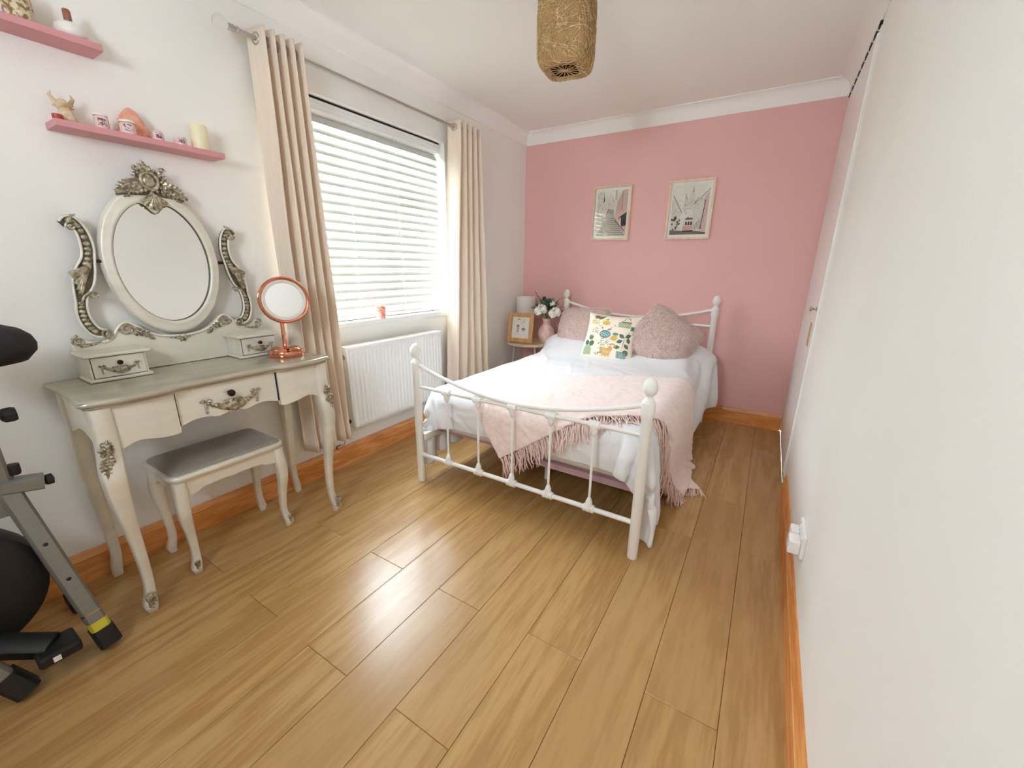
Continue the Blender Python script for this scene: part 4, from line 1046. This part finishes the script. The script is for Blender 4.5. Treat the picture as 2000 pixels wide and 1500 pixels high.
M_curt = mat('beige_satin_cloth', lin(237,221,203), .45, var=.03, vscale=120, stretch=(1,1,.05), bump=.15, bscale=260, sheen=.35, spec=.35)
def curtain(ya, yb, yA, yB, nf, amp, label, seed, lead):
    """pleats hang from the pole; folds spread from (ya..yb) at the top to (yA..yB) at the hem"""
    g = np.random.default_rng(seed); nu, nv = nf*14+1, 40; ph = g.uniform(-.2,.2,nf+2); am = g.uniform(.8,1.15,nf+2)
    Z0, Z1 = .212, RZ+.042; G = np.zeros((nu, nv, 3))
    for i in range(nu):
        t = i/(nu-1); f = t*nf; k = int(min(f, nf-1))
        for j in range(nv):
            w = j/(nv-1); z = Z0+(Z1-Z0)*w; sp = 1-w
            y0, y1 = ya+(yA-ya)*sp**1.2, yb+(yB-yb)*sp**1.2
            a = amp*(1 if w > .9 else 1-.12*sp)*(1+(am[k]-1)*sp)
            c = math.sin(2*PI*(f*.5)+PI/2*lead + .25*sp*math.sin(ph[k]*9+z*2.2))
            c = math.copysign(abs(c)**.72, c)
            y = y0+(y1-y0)*t + (.008*math.sin(z*3.1+k*1.3)+.004*math.sin(z*7+k))*sp
            x = RX+a*c + .004*math.sin(z*2.3+k*2)*sp
            G[i,j] = (max(x, .012), y, z)
    o = thing('curtain', label, 'curtain', (RX, (yA+yB)/2, Z0), None)
    cm_ = MB().grid(G).build('cloth', M_curt, o, 179); s_ = cm_.modifiers.new('solid','SOLIDIFY'); s_.thickness = .003; s_.offset = 0
    jz = min(range(nv), key=lambda j: abs(G[0,j,2]-RZ))
    for k in range(nf):                                 # eyelets where the cloth crosses the pole
        i = min(range(k*14, k*14+14), key=lambda q: abs(G[q,jz,0]-RX))
        p = G[i,jz]; q = G[min(i+1,nu-1),jz]-G[max(i-1,0),jz]; n = Vector((-q[1], q[0], 0)).normalized(); u = Vector((0,0,1)); s2 = n.cross(u)
        pts = [Vector((RX, p[1], RZ))+(u*math.cos(a)+s2*math.sin(a))*.021 for a in np.linspace(0, 2*PI, 21)]
        MB().tube(pts, .0042, 7, False).build('eyelet', M_steel, o, 60)
    return o, G
c1, G1 = curtain(1.160, 1.352, 1.150, 1.412, 9, .050, 'beige pleated curtain hanging beside the round rose gold mirror', 3, -1)
c2, G2_ = curtain(2.455, 2.715, 2.335, 2.825, 9, .048, 'beige pleated curtain hanging between the radiator and the corner', 8, -1)
# tie-back cord and hook near the skirting
tag(MB().tube(spline([(.095,1.405,.26),(.07,1.402,.19),(.05,1.400,.155),(.03,1.398,.150),(.024,1.392,.158)], 14), .0016, 6).tube(spline([(.028,1.392,.150),(.030,1.372,.152),(.034,1.362,.142),(.034,1.372,.131)], 10), .0028, 6).build('cord', M_knob, None, 60, base=(.03,1.39,.13)), 'dark thin cord with a hook dangling at the skirting', 'cord')

# ================================================================== RADIATOR
M_rad = mat('radiator_enamel', lin(241,241,238), .3, var=.004)
ra = thing('radiator', 'white ribbed panel radiator on the wall under the window', 'radiator', (.06, 1.846, .245))
RY0, RY1, RZ0, RZ1, RXF = 1.446, 2.246, .245, .742, .104
pn = MB(); rows = []
ny = 27*8+1
ys_ = np.linspace(RY0+.012, RY1-.012, ny)
for z, k in ((RZ0,0),(RZ0+.035,0),(RZ0+.05,1),(RZ1-.05,1),(RZ1-.035,0),(RZ1,0)):
    rows.append([(RXF-.012-.0075*k*(.5+.5*math.tanh(3*math.sin(2*PI*27*(y-RY0)/(RY1-RY0))))*1.0+.012*1.0-.0, y, z) for y in ys_])
pn.grid(rows)
pn.grid([[(RXF, RY0, RZ0),(RXF, RY0, RZ1)],[(RXF, RY0+.012, RZ0),(RXF, RY0+.012, RZ1)]]); pn.grid([[(RXF, RY1-.012, RZ0),(RXF, RY1-.012, RZ1)],[(RXF, RY1, RZ0),(RXF, RY1, RZ1)]])
pnl = pn.build('front_panel', M_rad, ra, 40); s_ = pnl.modifiers.new('solid','SOLIDIFY'); s_.thickness = .002; s_.offset = -1
for y in (RY0, RY1-.003): MB().box(.038, RXF-.001, y, y+.003, RZ0+.012, RZ1-.002).build('side_panel', M_rad, ra, None, bevel=.001)
MB().box(.038, .046, RY0+.004, RY1-.004, RZ0+.006, RZ1-.01).build('back_panel', M_rad, ra, None)
gr = MB().box(.036, RXF, RY0, RY1, RZ1-.004, RZ1+.004).build('top_grille', M_rad, ra, None, bevel=.002)
MB().lathe([(.001,0),(.014,0),(.014,-.004),(.009,-.006),(.001,-.006)], (.070, RY0-.0002, RZ1-.055), 16, 'y').build('bleed_plug', M_chrome, ra, 40)
MB().lathe([(.001,0),(.013,0),(.013,-.004),(.001,-.005)], (.070, RY0-.0002, RZ0+.05), 16, 'y').build('blank_plug', M_knob, ra, 40)
MB().lathe([(.009,0),(.009,.02),(.014,.022),(.014,.05),(.001,.052)], (.070, RY1+.0002, RZ0+.04), 16, 'y').tube([(.070,RY1+.032,RZ0+.04),(.070,RY1+.032,.0)], .0075, 10).build('valve', M_chrome, ra, 40)
MB().lathe([(.012,0),(.015,.004),(.016,.05),(.013,.058),(.001,.06)], (.070, RY1+.034, RZ0+.05), 16, 'z').build('valve_head', M_plast, ra, 40)
for y in (RY0+.12, RY1-.12): MB().box(.0005, .037, y, y+.03, RZ0+.06, RZ1-.06).build('wall_bracket', M_rad, ra, None)

# glass tealight holder on the sill
tl = thing('tealight_holder', 'coral mosaic glass tealight holder on the window sill', 'candle holder', (-.001, 1.80, WZ0+.002))
M_coral = mat('coral_mosaic', lin(245,120,95), .2, var2=lin(250,190,175), vscale=75, vlo=.47, vhi=.54, bump=.2, bscale=80, coat=.5)
MB().lathe([(.001,.0),(.029,.0),(.032,.004),(.033,.074),(.031,.076),(.029,.074),(.028,.008),(.001,.007)], (-.001,1.80,WZ0+.002), 28).build('glass_cup', M_coral, tl, 40)
MB().lathe([(.001,.0072),(.018,.0072),(.018,.02),(.001,.02)], (-.001,1.80,WZ0+.002), 16).build('tealight', M_wax, tl, 40)

# ================================================================== PENDANT LAMP (jute string shade)
LC = (1.205, 1.85); LB, LT = 2.000, 2.285
lampo = thing('pendant_lamp', 'square jute string pendant shade hanging from the ceiling', 'lamp', (LC[0], LC[1], LB))
M_jute = mat('jute_string', lin(224,198,152), .8, var2=lin(186,150,100), vscale=60, bump=.3, bscale=200)
M_jute_in = mat('jute_web', lin(176,140,90), .85, var=.12, vscale=30, bump=.6, bscale=80)
lrot = .12
def lpt(a, r, z):
    x, y = r*math.cos(a), r*math.sin(a); p = .105; k = (abs(math.cos(a))**5+abs(math.sin(a))**5)**(-1/5)
    x, y = p*k*math.cos(a)*r, p*k*math.sin(a)*r
    c, s = math.cos(lrot), math.sin(lrot); return (LC[0]+x*c-y*s, LC[1]+x*s+y*c, z)
lprof = [(.52,LB+.004),(.80,LB),(.93,LB+.012),(1.,LB+.040),(1.02,LB+.15),(1.0,LT-.03),(.9,LT),(.55,LT+.002)]
shell = MB().loft([[lpt(2*PI*k/40, r*.985, z+.001) for k in range(40)] for r, z in lprof], True, False)
sh = shell.build('shade_web', M_jute_in, lampo, 50); s_ = sh.modifiers.new('solid','SOLIDIFY'); s_.thickness = .002; s_.offset = -1
strm = MB(); pz = np.array([p[1] for p in lprof]); prr = np.array([p[0] for p in lprof]); sarc = np.concatenate([[0], np.cumsum(np.hypot(np.diff(prr)*.105, np.diff(pz)))])
for k in range(420):
    a0 = rng.uniform(0, 2*PI); s0 = rng.uniform(0, sarc[-1]); da = rng.normal(0, .9); ds = rng.normal(0, .09); pts = []
    for q in range(9):
        f = q/8; s = min(max(s0+ds*f, 0), sarc[-1]); r = np.interp(s, sarc, prr); z = np.interp(s, sarc, pz)
        pts.append(lpt(a0+da*f, r*(1.0+.012*rng.random()), z-.0012*(r < .95)))
    strm.tube(pts, .0015, 4, False)
tag(strm.build('jute_strands', M_jute, lampo, 179), kind='stuff')
for k in range(8):                                     # sparse strings across the open bottom
    a = 2*PI*k/16; p, q = lpt(a, .52, LB+.005), lpt(a+PI, .52, LB+.005)
    MB().tube([p, q], .0013, 5).build('base_string', M_jute, lampo, 60)
MB().lathe([(.018,LT-.07),(.02,LT-.06),(.02,LT-.01),(.008,LT),(.003,LT+.004),(.003,H-.016),(.001,H-.016)], (LC[0],LC[1],0), 14).build('cord', M_plast, lampo, 40)
MB().lathe([(.001,H-.02),(.03,H-.02),(.045,H-.006),(.045,H-.0005),(.001,H-.0005)], (LC[0],LC[1],0), 20).build('ceiling_rose', M_plast, lampo, 40)
MB().ball((LC[0],LC[1],LT-.10), .03, 14, 10, (1,1,1.2)).build('bulb', mat('frosted_bulb', lin(240,238,230), .4, var=.005), lampo, 179)

# ================================================================== PICTURES ON THE PINK WALL
M_frame = wood('pale_oak_frame', lin(240,216,188), lin(224,194,162), lin(232,206,176), .5, 'z', 2., .2, .03, False)
M_paper = mat('print_paper', lin(246,243,232), .7, var=.01); M_pglass = glass('picture_glass')
INK = {k: mat('ink_'+k, lin(*v), .7, var=.04, vscale=50) for k, v in dict(light=(226,221,208), mid=(190,184,170), dark=(112,104,94), black=(50,46,42), pink=(226,160,160), rose=(222,186,178), sky=(238,236,226)).items()}
def picture(x0, x1, z0, z1, label, draw):
    y = YF; o = thing('wall_picture', label, 'picture', ((x0+x1)/2, y, z0), 'framed prints on the pink wall')
    t = .014
    for a in ((x0,x1,z0,z0+t),(x0,x1,z1-t,z1),(x0,x0+t,z0+t,z1-t),(x1-t,x1,z0+t,z1-t)): MB().box(a[0],a[1],y-.022,y-.0008,a[2],a[3]).build('frame_side', M_frame, o, None, bevel=.0012)
    MB().box(x0+t,x1-t,y-.008,y-.004,z0+t,z1-t).build('print_sheet', M_paper, o, None)
    mx, mz = .032, .036; X0_, X1_, Z0_, Z1_ = x0+mx, x1-mx, z0+mz, z1-mz
    cnt = [0]; MBs = {}
    def poly(pts, ink):
        cnt[0] += 1; d = y-.0082-.00005*cnt[0]; m = MBs.setdefault(ink, MB())
        m.add([(X0_+(X1_-X0_)*p[0], d, Z0_+(Z1_-Z0_)*p[1]) for p in pts], [tuple(range(len(pts)))])
    draw(poly)
    for k, m in MBs.items(): tag(m.build(k+'_print', INK[k], o, None), kind='stuff')
    MB().box(x0+t,x1-t,y-.0165,y-.0150,z0+t,z1-t).build('glazing', M_pglass, o, None)
def line(poly, a, b_, w, ink):
    d = Vector((b_[0]-a[0], b_[1]-a[1])); n = Vector((-d.y, d.x)).normalized()*w/2
    poly([(a[0]+n.x,a[1]+n.y),(b_[0]+n.x,b_[1]+n.y),(b_[0]-n.x,b_[1]-n.y),(a[0]-n.x,a[1]-n.y)], ink)
def lane(poly):                                         # narrow stepped lane between old houses
    g = np.random.default_rng(11)
    poly([(0,0),(1,0),(1,1),(0,1)], 'sky'); poly([(0,0),(1,0),(.56,.46),(.32,.46)], 'mid')
    poly([(0,.0),(.34,.40),(.34,.70),(.22,.76),(.22,1),(0,.96)], 'light'); poly([(.28,.42),(.60,.42),(.62,.80),(.30,.82)], 'light')
    poly([(.60,.38),(1,.02),(1,1),(.86,1),(.66,.74)], 'rose'); poly([(.60,.78),(.66,.78),(.66,1),(.60,1)], 'mid')
    poly([(.74,.40),(1,.52),(1,.22),(.86,.20)], 'black'); poly([(.78,.22),(.83,.20),(.82,.40),(.78,.40)], 'light')
    for k in range(9): z = .02+.045*k; line(poly, (.30-.03*k+.1,z), (.96-.045*k,z+.012), .012, 'dark')
    for k in range(46):
        a, b_ = g.uniform(.02,.58), g.uniform(.44,.92); line(poly, (a,b_), (a+g.uniform(-.02,.02), b_+g.uniform(.02,.06)), .010, 'mid' if k % 2 else 'dark')
    for k in range(10): a = .70+.03*k; line(poly, (a,.48+.02*k), (a+.012,.94), .006, 'mid')
    poly([(.30,.40),(.60,.40),(.58,.58),(.36,.60)], 'mid'); poly([(.22,.76),(.26,.76),(.23,.96)], 'black')
    for k in range(8): poly([(.36+.025*k,.50+.03*(k%3)),(.372+.025*k,.50+.03*(k%3)),(.372+.025*k,.54+.03*(k%3)),(.36+.025*k,.54+.03*(k%3))], 'black')
    line(poly, (.62,.36), (.96,.10), .02, 'black'); line(poly, (.84,.55), (.84,.98), .010, 'black')
def tram(poly):                                         # street with a pink tram and a domed church
    g = np.random.default_rng(12)
    poly([(0,0),(1,0),(1,1),(0,1)], 'sky'); poly([(0,0),(1,0),(1,.07),(.3,.08),(0,.10)], 'dark')
    poly([(0,.10),(.20,.14),(.28,.46),(.0,.82)], 'light'); poly([(.60,.08),(1,.04),(1,.92),(.62,.64),(.60,.55)], 'light')
    poly([(.86,.06),(.98,.05),(.98,.84),(.88,.76)], 'rose')
    poly([(.28,.50),(.34,.72),(.42,.74),(.46,.80),(.54,.86),(.62,.80),(.64,.62),(.60,.50)], 'light'); poly([(.52,.84),(.55,.98),(.58,.84)], 'mid'); poly([(.34,.72),(.36,.84),(.40,.74)], 'mid')
    line(poly, (.02,.80), (.30,.44), .016, 'dark'); line(poly, (.34,.58), (.62,.68), .012, 'mid'); line(poly, (.60,.60), (.70,.74), .014, 'dark'); line(poly, (.62,.62), (1,.90), .012, 'dark'); line(poly, (.84,.10), (.90,.68), .022, 'black')
    for k in range(60):
        a = g.choice([g.uniform(.01,.24), g.uniform(.60,.98), g.uniform(.34,.60)]); b_ = g.uniform(.30,.72); line(poly, (a,b_), (a+.004,b_+g.uniform(.02,.05)), .009, 'mid' if k % 3 else 'dark')
    for k in range(26): a, b_ = g.uniform(.0,.24), g.uniform(.05,.34); poly([(a,b_),(a+.05,b_+.01),(a+.04,b_+.05),(a,b_+.04)], ['black','dark','light'][k%3])
    for k in range(6): line(poly, (.66+.04*k,.10), (.66+.04*k,.20+.03*k), .010, 'dark')
    poly([(.34,.07),(.64,.08),(.64,.26),(.62,.30),(.40,.30),(.36,.26)], 'light'); poly([(.36,.09),(.62,.10),(.62,.18),(.36,.17)], 'pink'); poly([(.40,.30),(.62,.30),(.60,.34),(.43,.34)], 'dark')
    for a in (.42,.49,.56): poly([(a,.19),(a+.055,.19),(a+.05,.26),(a+.005,.26)], 'black')
    poly([(.34,.05),(.66,.06),(.64,.09),(.36,.08)], 'black')
picture(.686, 1.011, 1.427, 1.857, 'framed print of a stepped lane between old houses, near the window', lane)
picture(1.304, 1.632, 1.422, 1.852, 'framed print of a street with a pink tram', tram)

# ================================================================== BEDSIDE TABLE AND WHAT STANDS ON IT
M_ash = wood('pale_wood_top', lin(228,206,178), lin(206,180,148), lin(218,196,166), .45, 'x', 1.6, .2, .04, False)
M_wire = mat('white_wire', lin(236,234,230), .35, var=.01)
BT = (.246, 3.325); BZ = .530
bt = thing('bedside_table', 'round pale wood bedside table on white hairpin legs', 'table', (BT[0], BT[1], 0))
MB().lathe([(.001,BZ-.024),(.208,BZ-.024),(.214,BZ-.020),(.216,BZ-.006),(.213,BZ),(.001,BZ)], (BT[0],BT[1],0), 56).build('table_top', M_ash, bt, 35)
for k in range(3):
    a = PI*1.17+k*2*PI/3; cx, cy = BT[0]+.145*math.cos(a), BT[1]+.145*math.sin(a); fx_, fy_ = BT[0]+.185*math.cos(a), BT[1]+.185*math.sin(a)
    tx, ty = -math.sin(a)*.038, math.cos(a)*.038
    MB().tube(spline([(cx+tx,cy+ty,BZ-.0245),(fx_+tx*.3,fy_+ty*.3,.03),(fx_,fy_,.005),(fx_-tx*.3,fy_-ty*.3,.03),(cx-tx,cy-ty,BZ-.0245)], 40), .0048, 8).build('leg', M_wire, bt, 60)
pf = thing('photo_frame', 'wooden photo frame with a small print standing on the bedside table', 'photo frame', (.215, 3.19, BZ))
FM = frame_M((.213, 3.205, BZ+.137), (1,.14,0), (.02,.20,1))
def fbox(x0,x1,y0,y1,z0,z1): return MB().box(x0,x1,y0,y1,z0,z1).xf(FM)
M_oakf = wood('golden_wood_frame', lin(214,168,112), lin(188,138,82), lin(204,156,100), .45, 'z', 2.5, .2, .05, False)
fw, fh, ft = .122, .132, .037
for a in ((-fw,fw,-fh,-fh+ft),(-fw,fw,fh-ft,fh),(-fw,-fw+ft,-fh+ft,fh-ft),(fw-ft,fw,-fh+ft,fh-ft)): fbox(a[0],a[1],a[2],a[3],-.012,.012).build('frame_side', M_oakf, pf, None, bevel=.0015)
fbox(-fw+ft,fw-ft,-fh+ft,fh-ft,-.004,.0).build('print_sheet', M_paper, pf, None)
pm = {}
def fpoly(pts, ink, _c=[0]):
    _c[0] += 1; m = pm.setdefault(ink, MB()); s1, s2 = (fw-ft)*.9, (fh-ft)*.94
    m.add([FM @ Vector((p[0]*s1, p[1]*s2, .0004+.00005*_c[0])) for p in pts], [tuple(range(len(pts)))])
for x in (-.42,-.26): fpoly([(x,.78),(x+.10,.78),(x+.10,.90),(x,.90)], 'black')
for k in range(7): fpoly(ell(.25+.20*math.cos(k), .52+.16*math.sin(k*1.3), .06,.05), 'rose')
fpoly([(-.5,-.5),(-.2,-.5),(-.2,.22),(-.5,.22)], 'rose'); fpoly([(-.5,.12),(-.2,.12),(-.2,.26),(-.5,.26)], 'dark')
fpoly(ell(.36,-.14,.26,.10), 'dark'); fpoly(ell(.36,-.28,.12,.14), 'mid'); fpoly(ell(.36,.08,.07,.10), 'rose')
line(fpoly, (-.9,-.66), (.9,-.74), .02, 'mid'); line(fpoly, (.2,.86), (.6,.86), .03, 'mid')
for k, m_ in pm.items(): tag(m_.build(k+'_print', INK[k], pf, None), kind='stuff')
fbox(-fw+ft,fw-ft,-fh+ft,fh-ft,.0065,.008).build('glazing', M_pglass, pf, None)
MB().box(-.03,.03,-fh+.002,.04,-.014,-.0122).xf(FM).build('easel_back', M_dark, pf, None)
lm = thing('table_lamp', 'white cylindrical lamp behind the wooden photo frame', 'lamp', (.125, 3.452, BZ))
M_shade = mat('white_lamp_shade', lin(238,233,224), .6, var=.01, bump=.1, bscale=200)
MB().lathe([(.001,0),(.045,0),(.047,.004),(.045,.012),(.012,.018),(.009,.03),(.009,.22)], (.125,3.452,BZ), 24).build('base', M_plast, lm, 40)
MB().lathe([(.088,.205),(.090,.203),(.090,.395),(.088,.397),(.084,.395),(.084,.207)], (.125,3.452,BZ), 36).build('shade', M_shade, lm, 40)
MB().lathe([(.001,.386),(.084,.386),(.084,.389),(.001,.389)], (.125,3.452,BZ), 36).build('shade_top', M_shade, lm, 40)

va = thing('flower_vase', 'pink marbled vase of white flowers and greenery on the bedside table', 'vase', (.404, 3.348, BZ))
M_vase = mat('pink_marbled_ceramic', lin(236,192,184), .3, var2=lin(246,222,215), vscale=22, detail=6, vlo=.4, vhi=.62)
MB().lathe([(.001,0),(.046,0),(.056,.010),(.073,.050),(.078,.085),(.070,.120),(.050,.150),(.036,.168),(.033,.185),(.037,.205),(.046,.222),(.043,.223),(.033,.205),(.030,.185),(.030,.17),(.001,.16)], (.404,3.348,BZ), 32).build('vase_body', M_vase, va, 60)
M_gleaf = mat('eucalyptus_leaf', lin(96,124,84), .55, var2=lin(52,78,44), vscale=18); M_gleaf2 = mat('silver_leaf', lin(150,168,146), .6, var=.1, vscale=18)
M_petal = mat('white_petal', lin(246,242,230), .6, var=.02, vscale=20); M_berry = mat('red_berry', lin(110,45,45), .4, var=.1); M_stem = mat('green_stem', lin(86,104,60), .6, var=.1)
vc = np.array([.404, 3.348, BZ+.215]); fc = vc+np.array([0,0,.075])
def leaf3(m, p, d, up, L_, w):
    d = Vector(d).normalized(); s = d.cross(Vector(up)).normalized(); n = s.cross(d); p = Vector(p)
    rows = []
    for q in range(6):
        f = q/5; c = p+d*L_*f+n*L_*.12*math.sin(f*PI); ww = w*math.sin(PI*min(.97,f*.9+.06))**.8
        rows.append([c-s*ww+n*ww*.25, c, c+s*ww+n*ww*.25])
    m.grid(rows)
g = np.random.default_rng(21)
for k in range(150):
    a = g.uniform(0,2*PI); e = g.uniform(-.35,1.3); d = np.array([math.cos(a)*math.cos(e), math.sin(a)*math.cos(e), math.sin(e)])
    p = fc+d*np.array([.118,.095,.082])*g.uniform(.45,1.0)
    m = MB(); leaf3(m, p, d+g.normal(0,.35,3), (0,0,1), g.uniform(.040,.062), g.uniform(.013,.022)); m.build('leaf', M_gleaf if k % 3 else M_gleaf2, va, 60)
def bloom(c, r, n):
    m = MB()
    for k in range(n):
        a = k*2.39996; z = 1-1.5*k/(n-1); q = math.sqrt(max(0,1-z*z)); d = Vector((q*math.cos(a), q*math.sin(a), z))
        leaf3(m, Vector(c)+d*r*.45, d*.6+Vector((0,0,.1))+d.orthogonal()*.5, d, r*.75, r*.30)
    m.ball(c, r*.55, 10, 7); m.build('bloom', M_petal, va, 60)
bloom(fc+np.array([-.014,-.098,.010]), .054, 40); bloom(fc+np.array([.112,-.072,-.010]), .052, 40); bloom(fc+np.array([.080,-.06,.068]), .024, 18); bloom(fc+np.array([-.112,-.06,-.035]), .026, 18); bloom(fc+np.array([.035,.06,.03]), .036, 24)
for k in range(7):
    a = k*.9; MB().tube([vc-np.array([0,0,.12]), vc, fc+np.array([.05*math.cos(a),.05*math.sin(a),.02])], .0018, 5).build('stem', M_stem, va, 60)
for tip, n in ((np.array([-.120,-.02,.165]), 11), (np.array([.185,-.04,.020]), 8), (np.array([.13,.02,.120]), 7)):
    p0 = fc+tip*.35; p1 = fc+tip; sp_ = MB().tube([p0, (p0+p1)/2+np.array([0,0,.01]), p1], .001, 5).build('sprig', M_berry if n != 7 else M_stem, va, 60)
    bm_ = MB()
    for k in range(n): q = p0+(p1-p0)*(.3+.7*k/(n-1))+g.normal(0,.003,3); bm_.ball(q, .0038, 6, 5)
    tag(bm_.build('berries', M_berry if n != 7 else M_gleaf, sp_, 60), kind='stuff')
for k in range(10):
    d = np.array([.3+.2*g.normal(), -.5, -.5+.3*g.normal()]); m = MB(); leaf3(m, fc+np.array([.045+.01*k*.3,-.05,-.035]), d, (0,0,1), .045, .003); m.build('leaf', M_gleaf2, va, 60)

# ================================================================== EXERCISE BIKE at the edge of the room
M_tube = mat('silver_grey_tube', lin(132,130,122), .45, .3, var=.03, vscale=60); M_blk = mat('black_plastic', lin(26,26,26), .5, var=.15, vscale=30); M_foam = mat('black_foam', lin(30,29,29), .9, var=.1, bump=.3)
M_yel = mat('yellow_sticker', lin(205,190,60), .5, var=.05)
bk = thing('exercise_bike', 'folding exercise bike with grey tube frame and black housing by the dressing table', 'exercise bike', (.36, .05, 0))
def sq_tube(m, a, b_, w, h, up=(0,1,0)):
    a, b_ = Vector(a), Vector(b_); t = (b_-a).normalized(); u = Vector(up); u = (u-t*u.dot(t)).normalized(); s = t.cross(u); rings = []
    for p in (a, b_): rings.append([p+u*(h/2*cu)+s*(w/2*cs) for cu, cs in ((-.7,-1),(.7,-1),(1,-.7),(1,.7),(.7,1),(-.7,1),(-1,.7),(-1,-.7))])
    return m.loft(rings)
A = Vector((.448,.205,.048)); B = Vector((.318,.125,.60)); dL = (B-A).normalized()
rl = sq_tube(MB(), A+dL*.03, B+dL*.02, .056, .046).build('rear_leg', M_tube, bk, 40, recalc=True)
sq_tube(MB(), A-dL*.028, A+dL*.034, .064, .054).build('foot_cap', M_blk, bk, 40, recalc=True)
sq_tube(MB(), A+dL*.035, A+dL*.065, .0575, .0475).build('sticker', M_yel, rl, 40, recalc=True)
sq_tube(MB(), A+dL*.095, A+dL*.099, .058, .048).build('leg_band', M_chrome, rl, 40, recalc=True)
for f in (.40, .62): MB().ball(tuple(A.lerp(B, f)+Vector((.027,-.0,.006))), .006, 8, 6, (.5,1,1)).build('bolt', M_blk, rl, 40)
UP0, UP1 = Vector((.325,.118,.50)), Vector((.345,.112,.955))
sq_tube(MB(), UP0, UP1, .046, .052).build('seat_post', M_tube, bk, 40, recalc=True)
MB().lathe([(.001,0),(.006,0),(.006,.016),(.014,.018),(.020,.024),(.021,.040),(.018,.048),(.001,.050)], (.338, .142, .785), 9, 'y').build('adjuster_knob', M_blk, bk, 25)
sq_tube(MB(), (.335,.120,.585), (.345,.198,.572), .050, .040, (0,0,1)).build('pivot_bracket', M_tube, bk, 40, recalc=True)
MB().lathe([(.001,0),(.012,0),(.016,.004),(.016,.018),(.001,.022)], (.345,.198,.572), 12, 'y').build('bracket_cap', M_blk, bk, 40)
MB().lathe([(.001,0),(.013,0),(.015,.006),(.015,.03),(.001,.034)], (.338,.150,.612), 12, 'z').build('pivot_knob', M_blk, bk, 40)
sd = MB(); R = []
for o, z in ((.06,.930),(.022,.940),(.003,.965),(.0,.985),(.006,1.005),(.020,1.020),(.045,1.031),(.08,1.036)):
    R.append([(p[0]+.0, p[1], z+.10*(max(0,.12-p[1]))) for p in rrect(.215+o, .485-o, .0+o*.8, .262-o, .10-o*.5, 8)])
sd.loft(R).build('saddle', M_foam, bk, 60, recalc=True)
MB().lathe([(.001,-.06),(.17,-.06),(.195,-.045),(.20,-.02),(.20,.02),(.195,.045),(.17,.06),(.001,.06)], (.300,-.045,.30), 44, 'x').build('flywheel_housing', M_blk, bk, 40)
sq_tube(MB(), (.30,-.06,.16), (.44,.10,.10), .05, .06).build('crank_arm', M_blk, bk, 40, recalc=True)
MB().box(.405,.50,.060,.150,.075,.11).build('pedal', M_blk, bk, None, bevel=.008)
MB().box(.5002,.502,.088,.104,.084,.100).build('pedal_reflector', M_plast, bk, None)
C0, C1 = Vector((.452,.020,.040)), Vector((.30,-.25,.62))
sq_tube(MB(), C0+(C1-C0).normalized()*.03, C1, .056, .046).build('front_leg', M_tube, bk, 40, recalc=True)
dC = (C1-C0).normalized(); sq_tube(MB(), C0-dC*.026, C0+dC*.05, .066, .056).build('foot_cap', M_blk, bk, 40, recalc=True)
sq_tube(MB(), (.19,.205,.03), (.10,.205,.03), .045, .05).build('floor_bar', M_blk, bk, 40, recalc=True)
